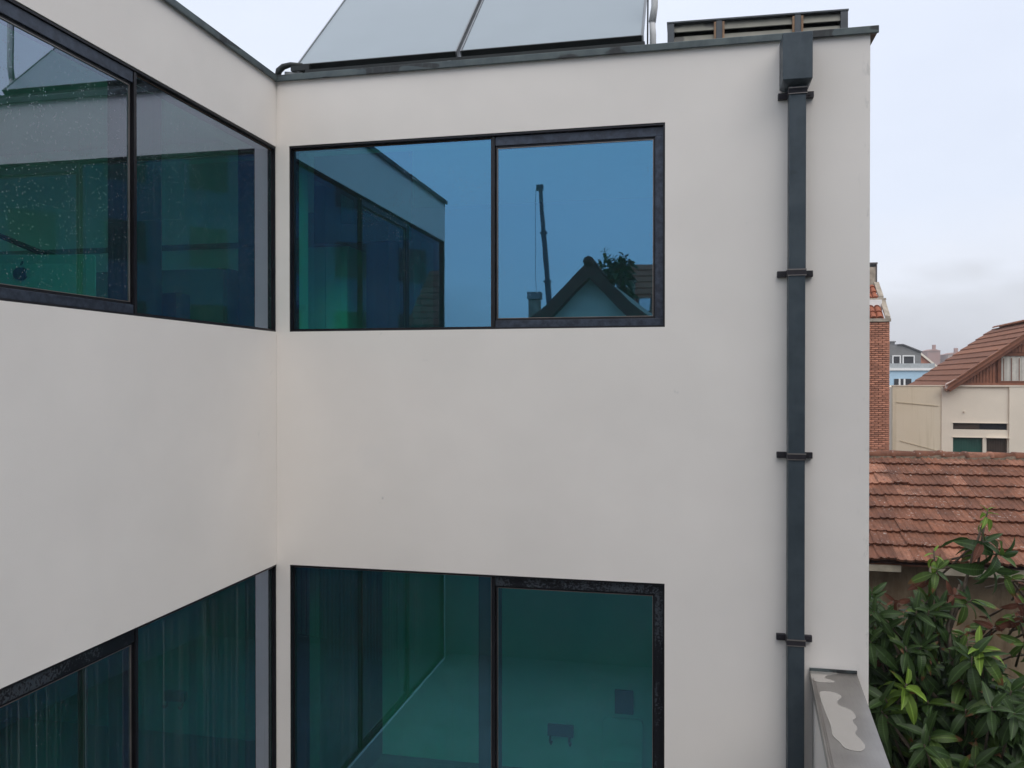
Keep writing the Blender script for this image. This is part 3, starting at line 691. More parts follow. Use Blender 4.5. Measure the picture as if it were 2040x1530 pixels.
for r_ in range(rows):
    off = .0 if r_ % 2 == 0 else .0
    for c_ in range(-20, 36):
        x = 5.2 + c_ * .212 + off
        if x < 1.05 or x > 13.2: continue
        s0 = r_ * EX + rnd.uniform(-.014, .012)
        lift = rnd.uniform(0, .012) + (.014 if rnd.random() < .06 else 0); yaw_ = R(rnd.uniform(-1.8, 1.8))
        if (r_, c_) in ((4, 1),): s0 -= .06; lift = .03; yaw_ = R(4)
        M = Matrix.Translation((x, EY + s0 * cs - lift * sn, EZ + s0 * sn + lift * cs)) @ Rm @ Matrix.Rotation(yaw_, 4, 'Z')
        if 5.0 <= x <= 8.9 and tc_ < 300:
            place('roof_tile', TME, M, ob); tc_ += 1
        else:
            rest.add([M @ v for v in tm.v], tm.f)
# far slope
for r_ in range(rows):
    for c_ in range(56):
        x = 1.1 + c_ * .212
        M = Matrix.Translation((x + .22, 2 * RY - EY - r_ * EX * cs, EZ + r_ * EX * sn)) @ Matrix.Rotation(math.pi, 4, 'Z') @ Rm
        rest.add([M @ v for v in tm.v], tm.f)
rest.build('roof_tile', TILE, ob, kind='stuff')
# mortar bed and ridge tiles
mb = MB(); mb.prism([(RY - .16, RZ - .06), (RY - .11, RZ + .035), (RY + .11, RZ + .035), (RY + .16, RZ - .06)], 1.0, 13.4, 'x'); mb.build('ridge_mortar', simple('old_mortar', (.16, .12, .085), .95, 0, .5, 25, .6), ob)
rm_ = MB(); n = 8
for y, rr in ((0, 1.0), (.39, .92), (.40, 1.06), (.435, 1.06)):
    pass
vs = []; secs = [(0, .115), (.36, .105), (.361, .128), (.42, .125)]
for x, rr in secs:
    for k in range(n + 1):
        a = math.pi * k / n; vs.append((x, rr * math.cos(a) * 1.15, rr * math.sin(a) * .72))
fs = [(i * (n + 1) + k, i * (n + 1) + k + 1, (i + 1) * (n + 1) + k + 1, (i + 1) * (n + 1) + k) for i in range(3) for k in range(n)]
rm_.add(vs, fs); RME = rm_.mesh('ridge_tile', smooth=True); RME.materials.append(TILE)
for k in range(33):
    x = 1.0 + k * .375
    place('ridge_tile', RME, Matrix.Translation((x, RY, RZ + .01 + rnd.uniform(-.006, .008))) @ Matrix.Rotation(R(rnd.uniform(-1.5, 1.5)), 4, 'Y') @ Matrix.Rotation(R(rnd.uniform(-1.5, 1.5)), 4, 'Z'), ob)

# ------------------------------------------------------------------ cream house with timber gable
ch_ = root('cream_house', (14, 30, 0), 'cream rendered house with brown tiled roof and timber clad gable, behind the red tiled roof', 'house')
u_ = Vector((.997, -.077, 0)); nn = Vector((.077, .997, 0)); O_ = Vector((10.169, 26.76, 0))
def FC(p): q = O_ + u_ * p[0] + nn * p[1]; return (q.x, q.y, p[2])
def FCP(u, v, t): return FC((u, t, v))
# wall: u measured from left corner
mb = MB(); 
g1 = wall_grid([0, 1.60], [0, 6.34], set(), FCP, .3); g1.build('wall', CREAM, ch_)
g2 = wall_grid([1.603, 1.975, 2.92, 3.04, 3.69, 3.73], [0, 3.2, 4.515, 4.80, 5.03, 6.32], {(1, 1), (1, 3), (2, 3), (3, 3), (3, 1)}, lambda u, v, t: FC((u, t - .03, v)), .3); g2.build('wall', CREAM2, ch_)
g3 = wall_grid([3.733, 9.0], [0, 6.32], set(), lambda u, v, t: FC((u, t - .09, v)), .36); g3.build('wall', CREAM2, ch_)
mb = MB(FC); mb.box(0, .3, .3, 8, 0, 6.3); mb.box(8.7, 9, .3, 8, 0, 6.3); mb.box(.3, 8.7, 7.7, 8, 0, 6.3); mb.box(.3, 8.7, .31, 7.69, 6.1, 6.2); mb.build('wall', CREAM2, ch_)
mb = MB(FC); mb.box(-.02, 1.66, -.02, .12, 6.341, 6.37); mb.build('wall_cap', CREAM2, ch_)
mb = MB(FC); mb.box(1.66, 9.0, -.11, .1, 6.322, 6.37); mb.build('wall_cap', CREAM2, ch_)
mb = MB(FC); mb.bar((.12, -.012, 5.75), (1.5, -.012, 5.62), .012, .02); mb.bar((.25, -.012, 4.35), (1.55, -.012, 4.0), .012, .012); mb.build('render_crack', simple('crack_brown', (.46, .39, .27), .9), ch_)
# strip window, green shutter, brown shutter
mb = MB(FC); mb.box(1.98, 3.68, .05, .09, 4.805, 5.025); wf = mb.build('window', FRAME, ch_)
mb = MB(FC); mb.box(2.0, 2.83, .04, .049, 4.82, 5.01); mb.build('pane', BROWNP, wf)
mb = MB(FC); mb.box(2.85, 3.66, .04, .049, 4.82, 5.01); mb.build('pane', DGLASS, wf)
mb = MB(FC); mb.box(1.95, 3.76, -.06, -.032, 5.031, 5.05); mb.box(1.95, 2.95, -.06, -.032, 4.516, 4.54); mb.box(3.02, 3.75, -.12, -.032, 4.516, 4.54); mb.build('lintel_trim', CREAM2, ch_)
sh = MB(FC); sh.box(1.98, 2.915, .06, .1, 3.2, 4.51); shg = sh.build('shutter', GREENP, ch_, label='green roller shutter')
mb = MB(FC)
for k in range(18): mb.box(1.985 + k * .052, 2.03 + k * .052, .045, .059, 3.2, 4.5)
mb.build('slat', GREENP, shg, kind='stuff')
sh = MB(FC); sh.box(3.045, 3.685, .06, .1, 3.2, 4.51); shb = sh.build('shutter', BROWNP, ch_, label='brown slatted shutter')
mb = MB(FC)
for k in range(12): mb.box(3.05 + k * .053, 3.095 + k * .053, .045, .059, 3.2, 4.5)
mb.build('slat', BROWNP, shb, kind='stuff')
mb = MB(FC); mb.tube([(2.33, -.035, 5.44), (2.33, -.09, 5.44)], .03, 8); mb.build('wall_lamp', CREAM2, ch_)
# roof; section in (u, z): eave u=1.68, ridge u=4.94
EU, RU, EZ2, RZ2 = 1.68, 4.94, 6.28, 8.68
tn = (RZ2 - EZ2) / (RU - EU)
Lh = 7.2
mb = MB(FC); mb.prism([(EU + .05, EZ2 - .03), (RU, RZ2 - .05), (2 * RU - EU - .05, EZ2 - .03), (2 * RU - EU - .15, EZ2 - .13), (RU, RZ2 - .19), (EU + .15, EZ2 - .13)], -.35, Lh, 'y'); mb.build('roof_deck', WOOD, ch_)
rr2 = random.Random(5)
nrow = 11; ang = math.atan(tn); sl2 = math.hypot(RU - EU, RZ2 - EZ2); ex2 = sl2 / nrow
for k in range(nrow):      # each course of tiles: rolls seen edge on
    mb = MB(FC); vs = []; fs = []; n = 34 * 4
    for j in range(n + 1):
        y = -.36 + (Lh + .36) * j / n; wz = .018 * abs(math.sin(j * math.pi / 4)) + rr2.uniform(-.002, .002)
        for (s_, d_) in ((0, .075), (0, .028), (0, .075), (1.06, .034)):
            ss = (k + s_) * ex2
            vs.append((EU + ss * math.cos(ang) - (d_ + (wz if d_ != .03 else 0) - .03) * math.sin(ang), y, EZ2 + ss * math.sin(ang) + (d_ + (wz if d_ != .03 else 0) - .03) * math.cos(ang)))
    for j in range(n):
        a = j * 4; fs += [(a + 1, a + 2, a + 6, a + 5)[::-1], (a + 2, a + 3, a + 7, a + 6)[::-1]]
    mb.add(vs, fs); mb.build('tile_course', TILE2, ch_)
mb = MB(FC); mb.add([(RU, -.36, RZ2 + .05), (2 * RU - EU, -.36, EZ2 + .05), (2 * RU - EU, Lh, EZ2 + .05), (RU, Lh, RZ2 + .05)], [(0, 1, 2, 3)]); mb.build('roof_slope', TILE2, ch_)
for k in range(18):
    y = -.3 + k * .375
    place('ridge_tile', RME, Matrix.Translation(Vector(FC((RU, y, RZ2 + .06)))) @ Matrix.Rotation(math.atan2(nn.y, nn.x), 4, 'Z'), ch_).material_slots[0].link = 'OBJECT'
for o in ch_.children:
    if o.name.startswith('ridge_tile'): o.material_slots[0].material = TILE2
mb = MB(FC)   # verge board and capping
mb.add([(EU - .02, -.42, EZ2 - .10), (RU, -.42, RZ2 - .10), (RU, -.42, RZ2 + .10), (EU - .08, -.42, EZ2 + .06), (EU - .02, -.36, EZ2 - .10), (RU, -.36, RZ2 - .10), (RU, -.36, RZ2 + .10), (EU - .08, -.36, EZ2 + .06)],
       [(0, 1, 2, 3), (7, 6, 5, 4), (3, 2, 6, 7), (0, 4, 5, 1), (0, 3, 7, 4), (1, 5, 6, 2)])
mb.build('verge_board', WOODL, ch_)
nv = 10
for k in range(nv):
    a = k * sl2 / nv; b = (k + 1.06) * sl2 / nv
    mb = MB(); p = Vector(FC((EU + a * math.cos(ang), -.39, EZ2 + a * math.sin(ang) + .09))); q = Vector(FC((EU + b * math.cos(ang), -.39, EZ2 + b * math.sin(ang) + .07)))
    mb.bar(p + Vector((0, 0, .0)), q, .20, .045); mb.build('verge_tile', TILE2, ch_, bev=.01)
mb = MB(FC); mb.tube([(EU - .02, -.40, EZ2 - .02), (EU + .02, -.40, EZ2 + .12), (EU + .18, -.40, EZ2 + .22), (EU + .36, -.40, EZ2 + .32)], [.05, .06, .04, .045], 7); mb.build('mortar_patch', simple('pale_mortar', (.50, .40, .36), .9, 0, .2), ch_)
# planked gable
mb = MB(FC); mb.add([(EU + .2, .0, 6.38), (2 * RU - EU - .2, .0, 6.38), (RU, .0, RZ2 - .2)], [(0, 1, 2)]); mb.build('gable', WOOD, ch_)
mb = MB(FC); k = 0; u = EU + .35
while u < 2 * RU - EU - .4:
    top = min(RZ2 - .2 - abs(u + .035 - RU) * tn - .03, 20)
    wx0, wx1 = 3.34, 6.6
    if wx0 < u + .035 < wx1:
        mb.box(u, u + .075, -.022, -.003, 6.38, 6.46); 
        if top > 7.55: mb.box(u, u + .075, -.022, -.003, 7.52, top)
    elif top > 6.4: mb.box(u, u + .075, -.022, -.003, 6.38, top)
    u += .10
mb.build('plank_cladding', WOODL, ch_, kind='stuff')
mb = MB(FC); mb.box(EU + .2, 8.0, -.05, -.0035, 6.375, 6.46); mb.build('rail', WOODL, ch_)
mb = MB(FC); mb.box(3.38, 6.5, -.06, -.004, 7.40, 7.50); mb.box(3.38, 6.5, -.06, -.004, 6.46, 6.52); mb.box(3.38, 3.47, -.06, -.004, 6.52, 7.40); mb.box(5.0, 5.06, -.06, -.004, 6.52, 7.40); wf = mb.build('window', WOOD, ch_)
mb = MB(FC); vs = []; fs = []
for j in range(161):
    x = 3.5 + 3.0 * j / 160; yy = -.012 + .008 * math.sin(x * 42 + math.sin(x * 9)); vs += [(x, yy, 6.525), (x, yy * .9, 7.395)]
for j in range(160): a = 2 * j; fs.append((a, a + 2, a + 3, a + 1))
mb.add(vs, fs); mb.build('curtain', CURT, wf)
mb = MB(FC)
for j in range(7): mb.box(3.56 + j * .24, 3.585 + j * .24, -.03, -.024, 6.53, 7.32)
mb.build('glazing_bar', WOOD, wf)

# ------------------------------------------------------------------ brick tower
bt = root('brick_tower', (7.8, 23, 0), 'narrow red brick building with small stepped tile roofs and concrete chimney', 'building')
TX, TY, TZ = 9.10, 22.42, 8.40
mb = MB(); mb.box(5.5, TX - .012, TY + .012, 25.6, 0, TZ); mb.build('wall', MORT, bt)
bk = MB(); bk.box(0, .200, 0, .02, 0, .047); BME = bk.mesh('brick'); BME.materials.append(BRICK)
bh = .0655; bl = .217; rest = MB(); cnt = 0; rb = random.Random(11)
for r_ in range(int(TZ / bh)):
    z = r_ * bh + .006
    if z + .055 > TZ: break
    smear = (z < 4.55 and z > 4.2)
    for c_ in range(17):
        x1 = TX - c_ * bl - (bl / 2 if r_ % 2 else 0)
        x0 = x1 - .205
        if x0 < 5.6: continue
        if r_ % 2 and c_ == 0:
            rest.box(TX - .10, TX, TY - rb.uniform(0, .004), TY + .012, z, z + .052)
        if z > 3.9 and x1 > 8.45 and cnt < 296:
            M = Matrix.Translation((x0, TY - rb.uniform(0, .006), z)); cnt += 1
            place('brick', BME, M, bt)
        else: rest.box(x0, x1, TY - rb.uniform(0, .006), TY + .012, z, z + .052)
    for c_ in range(14):
        y0 = TY + .02 + c_ * bl
        rest.box(TX - .011, TX + rb.uniform(0, .004), y0, y0 + .205, z, z + .052)
rest.build('brick', BRICK, bt, kind='stuff')
CONCR = simple('weathered_concrete', (.36, .31, .25), .9, 0, .3, 6, .3)
mb = MB(); mb.box(5.4, TX + .03, TY - .05, TY + .18, TZ + .001, TZ + .10); mb.box(5.4, TX + .03, TY + .62, TY + .8, 9.14, 9.20 - .0); mb.build('cornice', CONCR, bt)
mb = MB(); mb.box(5.5, TX - .12, TY + .5, 25.5, TZ, 9.14); mb.box(5.5, TX - .15, TY + 1.2, 25.4, 9.14, 9.66); mb.build('band', WHITEP, bt)
# barrel tile slopes
def barrel(x0, x1, y0, z0, y1, z1):
    m = MB(); n = 6; L_ = math.hypot(y1 - y0, z1 - z0); c2, s2 = (y1 - y0) / L_, (z1 - z0) / L_
    x = x0
    while x < x1 - .1:
        k = 0
        while k * .3 < L_:
            a0, a1 = k * .3, min(L_, k * .3 + .34)
            vs = []
            for (s_, r_) in ((a0, .085), (a1, .07)):
                for j in range(n + 1):
                    t_ = math.pi * j / n; h_ = r_ * math.sin(t_) * .8 + (.03 if s_ == a0 else 0)
                    vs.append((x + .085 + r_ * math.cos(t_), y0 + s_ * c2 - h_ * s2, z0 + s_ * s2 + h_ * c2))
            m.add(vs, [(j, j + 1, n + 2 + j, n + 1 + j) for j in range(n)] + [tuple(range(n + 1))])
            k += 1
        x += .19
    m.add([(x0, y0, z0), (x1, y0, z0), (x1, y1, z1), (x0, y1, z1)], [(0, 1, 2, 3)])
    return m
barrel(5.5, TX - .16, TY, TZ + .10, TY + .52, 8.93).build('roof_tiles', TILE3, bt, kind='stuff')
barrel(5.5, TX - .22, TY + .66, 9.19, TY + 1.25, 9.66).build('roof_tiles', TILE3, bt, kind='stuff')
mb = MB()
mb.prism([(TY - .04, TZ + .101), (TY + .6, 8.98), (TY + .6, 9.13), (TY + .5, 9.02), (TY - .04, TZ + .17)], TX - .14, TX + .01, 'x')
mb.prism([(TY + .62, 9.201), (TY + 1.3, 9.66), (TY + 1.3, 9.80), (TY + .62, 9.27)], TX - .20, TX - .05, 'x'); mb.build('sloped_coping', CONCR, bt)
cy = TY + 1.3
mb = MB(); mb.prism([(8.62, cy), (8.98, cy), (8.98, cy + .55), (8.30, cy + .55), (8.46, cy + .12)], 9.55, 10.30, 'z'); cm = mb.build('chimney', CONCR, bt)
mb = MB(); mb.box(8.69, 8.93, cy - .012, cy - .002, 10.30, 10.39); mb.box(8.48, 8.58, cy + .02, cy + .05, 10.28, 10.38); mb.build('vent_slot', SDARK, cm)
mb = MB(); mb.box(8.30, 9.01, cy - .02, cy + .57, 10.392, 10.44); mb.box(8.955, 8.995, cy - .02, cy + .57, 9.6, 10.391); mb.box(8.3, 8.35, cy + .5, cy + .57, 10.30, 10.391); mb.build('chimney_cap', simple('dark_concrete', (.10, .09, .09), .9), cm)

# ------------------------------------------------------------------ blue house with grey attic, far off
bh_ = root('blue_house', (21, 71, 0), 'distant light blue house with grey gabled attic and white framed windows', 'house')
def FB(p): # local u right, y depth, z ; camera-facing about 12 degrees
    c, s = math.cos(R(8)), math.sin(R(8)); return (19.0 + p[0] * c - p[1] * s, 69.6 + p[0] * s + p[1] * c, p[2])
mb = MB(FB); mb.box(-4, 4.6, 0, 9, 0, 7.30); mb.build('wall', BLUER, bh_)
mb = MB(FB); mb.box(-4, 4.7, -.15, .3, 7.301, 7.5); mb.build('cornice', WHITEP, bh_)
mb = MB(FB); mb.prism([(-4, 7.3), (3.45, 7.3), (3.45, 8.85), (1.9, 9.5), (.3, 9.45), (-4, 8.2)], .6, 8.5, 'y'); mb.build('attic', GREYR, bh_)
mb = MB(FB); mb.prism([(3.45, 8.85), (1.9, 9.5), (1.5, 9.49), (1.5, 9.56), (1.92, 9.58), (3.6, 8.9)], .45, 8.6, 'y'); mb.build('roof_edge', simple('dark_grey_metal', (.10, .10, .11), .5), bh_)
mb = MB(FB); mb.box(1.55, 2.2, 3, 4, 9.5, 9.82); mb.box(1.5, 2.25, 2.9, 4.1, 9.82, 9.93); mb.box(.2, .45, 2.9, 4.1, 9.4, 9.62); mb.build('chimney', GREYR, bh_)
mb = MB(FB); mb.box(-1.5, .75, 1.5, 3, 9.0, 9.55); mb.box(-1.5, .72, 1.4, 3, 9.7, 9.82); mb.build('roof_box', WHITEP, bh_)
for (a, b) in ((1.05, 1.75), (1.9, 2.9)):
    mb = MB(FB); z0, z1 = 7.5, 8.6
    mb.box(a, a + .09, .5, .599, z0, z1); mb.box(b - .09, b, .5, .599, z0, z1); mb.box(a + .09, b - .09, .5, .599, z1 - .09, z1); wf = mb.build('window', WHITEP, bh_)
    mb = MB(FB); mb.box(a + .09, b - .09, .56, .598, z0, z1 - .09); mb.build('pane', DGLASS, wf)
mb = MB(FB); mb.box(1.0, 2.4, -.06, -.01, 6.0, 6.6); wf = mb.build('window', DGLASS, bh_)
mb = MB(FB); mb.box(1.35, 1.5, -.09, -.061, 6.0, 6.6); mb.box(1.75, 1.9, -.09, -.061, 6.0, 6.6); mb.build('frame', WHITEP, wf)
mb = MB(FB); mb.box(-.5, 4.3, -.1, -.05, 7.5, 7.9); mb.build('balustrade', simple('frosted_glass', (.4, .43, .44), .3), bh_)
rh = root('red_roof_house', (26, 84, 0), 'distant house with orange gabled roof just right of the grey attic', 'house')
mb = MB(); mb.box(20, 26.3, 80, 89.9, 0, 6.9); mb.build('wall', CREAM2, rh)
mb = MB(); mb.prism([(24.3, 9.15), (26.4, 7.3), (26.5, 6.9), (20, 6.9), (22.2, 7.4)], 79.5, 90, 'y'); mb.build('roof', simple('orange_far_tile', (.42, .17, .11), .8, 0, .15, 2), rh)
mb = MB(); mb.bar((24.3, 79.4, 9.2), (26.45, 79.4, 7.32), .2, .16); mb.build('verge', CREAM2, rh)

# dark neighbouring eave between the tower and the cream house
nb = root('dark_shed', (10.6, 32, 0), 'small shed with red tiled roof in the gap between brick tower and cream house', 'shed')
mb = MB(); mb.box(9.3, 10.1, 29, 31, 0, 4.6); mb.build('wall', simple('shed_wall', (.05, .035, .03), .9), nb)
mb = MB(); mb.prism([(28.8, 4.55), (30, 5.35), (31.2, 4.55)], 9.2, 10.15, 'x'); mb.build('roof', TILE2, nb)

# ------------------------------------------------------------------ distant town
hr = random.Random(21)
TOWN = [simple('far_wall', (.50, .38, .33), .9), simple('far_brick', (.36, .20, .16), .9), simple('far_pale', (.66, .62, .58), .9)]
hl = MB(); n = 60; vs = []; fs = []
for i in range(n + 1):
    a = R(-20 + 65 * i / n); r0, r1 = 330, 900
    hh = 8 + 3 * math.sin(i * .7) + 2 * math.sin(i * 1.9)
    vs += [(r0 * math.sin(a), r0 * math.cos(a), -1), (600 * math.sin(a), 600 * math.cos(a), hh), (r1 * math.sin(a), r1 * math.cos(a), -1)]
for i in range(n): a = 3 * i; fs += [(a, a + 3, a + 4, a + 1), (a + 1, a + 4, a + 5, a + 2)]
hl.add(vs, fs); hl.build('hills', simple('far_hillside', (.10, .11, .08), .95, 0, .3, .02), smooth=True, kind='structure')
labs = ['pale', 'brick coloured', 'whitish']
spec = [(22.2, 400, 7, 14.5), (23.0, 440, 7, 17.5), (23.9, 400, 5, 17.2), (24.9, 410, 8, 15.5), (25.9, 395, 5, 18.6), (26.9, 405, 9, 14.8), (28.0, 395, 6, 17.0), (29.0, 400, 8, 15)]
for i, (bdeg, dist, wd, ht) in enumerate(spec):
    a = R(bdeg - 12.02 + 5); a = math.atan((1780 + i * 22 - 1020) / 1645) - R(12.02)
    x, y = 2.9 + dist * math.sin(a), dist * math.cos(a)
    k = i % 3
    desc = ['low pale block far off, nearest the grey attic', 'wide brick coloured block on the skyline beside the low pale block', 'narrow whitish tower on the skyline, left of the paired towers', 'wide pale block on the far skyline above the orange roof', 'tall brick coloured tower on the skyline just above the cream house roof slope', 'low whitish block on the far skyline beside the tall tower', 'pale tower far off behind the cream house roof', 'brick coloured block far off behind the cream house ridge'][i]
    r = root('distant_building', (x, y, 0), desc, 'building', 'buildings on the far skyline')
    mb = MB(); mb.box(x - wd / 2, x + wd / 2, y, y + 12, 0, ht); mb.build('wall', TOWN[k], r)
    mb = MB(); mb.prism([(x - wd / 2 - .4, ht + .01), (x + wd / 2 + .4, ht + .01), (x, ht + .9)], y - .4, y + 12.4, 'y'); mb.build('roof', TOWN[1], r)
    mb = MB(); mb.box(x + wd * .1, x + wd * .3, y + 3, y + 5, ht + .5, ht + 2.8); mb.build('chimney', TOWN[1], r)

# ------------------------------------------------------------------ behind the camera: seen mirrored in the glass
tb = root('facing_terrace_block', (0, -8, 0), 'white terrace block across the courtyard, seen only mirrored in the lower window', 'building')
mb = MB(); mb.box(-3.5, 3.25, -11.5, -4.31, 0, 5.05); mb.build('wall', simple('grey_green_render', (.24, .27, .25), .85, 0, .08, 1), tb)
mb = MB(); mb.box(-3.5, 3.25, -4.309, -4.27, 4.98, 5.08); mb.build('edge_flashing', ZINC, tb)
gh = root('gabled_house', (.4, -16, 0), 'pale green gabled house with brown tile verge, mirrored in the upper window', 'house')
AX, AZ = .342, 9.55
mb = MB(); mb.box(-2.4, 3.4, -22, -16.4, 0, 7.75); mb.add([(-1.9, -16.401, 7.75), (2.7, -16.401, 7.75), (AX, -16.401, AZ)], [(0, 1, 2)]); mb.build('wall', simple('pale_green_render', (.74, .76, .64), .9, 0, .12, 1), gh)
for s in (-1, 1):
    P_ = [(AX, AZ + .14), (AX + s * 1.1, AZ - .98), (AX + s * 1.75, AZ - 1.46), (AX + s * 2.6, AZ - 1.8), (AX + s * 3.3, AZ - 1.98)]
    Q_ = [(x, z - .44) for x, z in P_]
    for k in range(len(P_) - 1):
        a, b, c, d = P_[k], P_[k + 1], Q_[k + 1], Q_[k]
        mb = MB(); mb.prism([a, b, c, d] if s > 0 else [d, c, b, a], -22.2, -16.0, 'y'); mb.build('roof_slope', TILEB, gh)
mb = MB(); mb.tube([(AX, -16.0, AZ + .12), (AX, -22.2, AZ + .12)], .15, 8); mb.build('ridge', TILEB, gh)
for s in (-1, 1):
    mb = MB(); mb.box(AX + s * 1.15 - .05, AX + s * 1.15 + .05, -16.4, -16.02, AZ - 1.55, AZ - 1.30); mb.build('purlin_end', WOOD, gh)
mb = MB(); mb.box(-1.43, -1.13, -17.2, -16.9, 7.4, 8.78); cmn = mb.build('chimney', CONCR, gh)
mb = MB(); mb.box(-1.46, -1.10, -17.23, -16.87, 8.80, 9.0); mb.build('chimney_cap', SFRAME, cmn)
sh2 = root('skylight_house', (3, -24, 0), 'house with brown tiled roof and two skylights, mirrored at the right of the upper window', 'house')
mb = MB(); mb.box(.95, 6.5, -28, -22.4, 0, 8.4); mb.build('wall', CREAM2, sh2)
def FS(p): return (p[0], -22.0 - p[1], 8.45 + p[1] * .85 + p[2])
mb = MB(FS)
for k in range(9):
    mb.add([(.8, k * .3, .05), (6.7, k * .3, .05), (6.7, k * .3 + .3, 0), (.8, k * .3 + .3, 0), (.8, k * .3, .0), (6.7, k * .3, .0)], [(3, 2, 1, 0), (0, 1, 5, 4)])
mb.build('roof_slope', TILE3, sh2)
mb = MB(); mb.prism([(-22, 8.4), (-24.7, 8.4 + 2.3), (-28.2, 8.4)], .85, 6.65, 'x'); mb.build('roof_body', TILE, sh2)
for x in (1.25, 1.85):
    mb = MB(FS); mb.box(x, x + .42, .35, .95, .04, .10); f_ = mb.build('skylight', SDARK, sh2)
    mb = MB(FS); mb.box(x + .04, x + .38, .39, .91, .101, .105); mb.build('pane', simple('sky_pane', (.55, .6, .65), .2), f_)
mb = MB(); mb.box(.88, 1.1, -23.2, -22.9, 8.6, 9.9); mb.box(.84, 1.14, -23.24, -22.86, 9.9, 9.98); mb.build('chimney', CONCR, sh2)
# added block to the south east: hides the sky twice reflected in corner glass
ab = root('sky_blocker', (20, -16, 0), 'tall blue grey block, added to hide the sky twice mirrored in the corner windows', 'building')
def FG(p): c, s_ = math.cos(R(47)), math.sin(R(47)); return (17 + p[0] * c - p[1] * s_, -22 + p[0] * s_ + p[1] * c, p[2])
mb = MB(FG); mb.box(-14, 26, -8, 0, 0, 24); mb.build('wall', simple('blocker_blue_grey', (.17, .25, .35), .9, 0, .1, .3), ab)
mb = MB(FG); mb.box(-14.2, 26.2, -8.2, .2, 24.001, 24.3); mb.build('roof_edge', SDARK, ab)
for k in range(12):
    for z in (2, 5, 8, 11, 14, 17, 20):
        mb = MB(FG); mb.box(-12 + k * 3, -10.6 + k * 3, .01, .06, z, z + 1.5); mb.build('window', DGLASS, ab)
# crane
cr = root('mobile_crane', (-7.2, -60, 0), 'tall telescopic crane boom mirrored in the upper window', 'crane')
CRN = simple('crane_paint', (.05, .06, .09), .5, .2, .2)
p0 = Vector((-7.25, -60, 2.5)); p1 = Vector((-8.71, -60, 21.9)); dv = (p1 - p0)
for i, (a, b, w_) in enumerate(((0, .4, .50), (.38, .62, .42), (.6, .82, .35), (.8, 1.0, .28))):
    mb = MB(); mb.bar(p0 + dv * a, p0 + dv * b, w_, w_ * 1.1, (0, 1, 0)); mb.build('boom_section', CRN, cr)
    mb = MB(); q = p0 + dv * b; mb.bar(q - dv.normalized() * .15, q, w_ + .14, w_ * 1.1 + .14, (0, 1, 0)); mb.build('collar', CRN, cr)
mb = MB(); mb.box(-9.05, -8.5, -60.2, -59.8, 21.75, 22.2); mb.build('boom_head', CRN, cr)
mb = MB(); mb.tube([(-9.1, -60, 21.8), (-9.1, -60, 6)], .018, 5); mb.build('hoist_cable', CRN, cr)
mb = MB(); mb.box(-11, -3, -61.3, -58.7, .9, 1.9); mb.box(-4.6, -3, -61.2, -58.8, 1.9, 3.0); mb.box(-8.4, -6.2, -60.9, -59.1, 1.9, 3.1); mb.build('carrier', simple('crane_yellow', (.5, .35, .05), .5), cr)
for x in (-10, -8.4, -5.6, -4):
    for y in (-61.2, -58.8):
        mb = MB(); mb.tube([(x, y - .2, .6), (x, y + .2, .6)], .6, 16); mb.build('wheel', IND, cr)

# ------------------------------------------------------------------ trees
def leaf_mesh(droop, fold, wave, seed):
    rr = random.Random(seed); vs = []; uv = []; N = 7
    for i in range(N + 1):
        t_ = i / N; wd = .150 * math.sin(math.pi * min(1, t_ ** .82 * .97 + .03)) ** .8 * (1 if i not in (0, N) else .06)
        x = math.sin(droop * t_) / droop; z = -(1 - math.cos(droop * t_)) / droop
        jit = wave * math.sin(t_ * 11 + seed)
        for s in (-1, 0, 1):
            vs.append((x, s * wd, z + abs(s) * wd * fold + (jit * s if s else 0))); uv.append((t_, s * wd * 4, 0))
    fs = [(i * 3 + k, i * 3 + k + 1, i * 3 + k + 4, i * 3 + k + 3) for i in range(N) for k in (0, 1)]
    return vs, fs, uv
SH = [leaf_mesh(d, f, w_, s) for s, (d, f, w_) in enumerate([(.35, .35, .01), (.9, .4, .015), (1.5, .3, .02), (.6, .55, .012), (1.2, .25, .03)])]
LM = {}
for si, (vs, fs, uv) in enumerate(SH):
    for mi in range(4):
        me = bpy.data.meshes.new('leaf'); me.from_pydata(vs, [], fs); me.materials.append(LEAF[mi])
        at = me.attributes.new('leafuv', 'FLOAT_VECTOR', 'POINT'); at.data.foreach_set('vector', [c for u in uv for c in u])
        me.polygons.foreach_set('use_smooth', [True] * len(fs)); LM[si, mi] = me
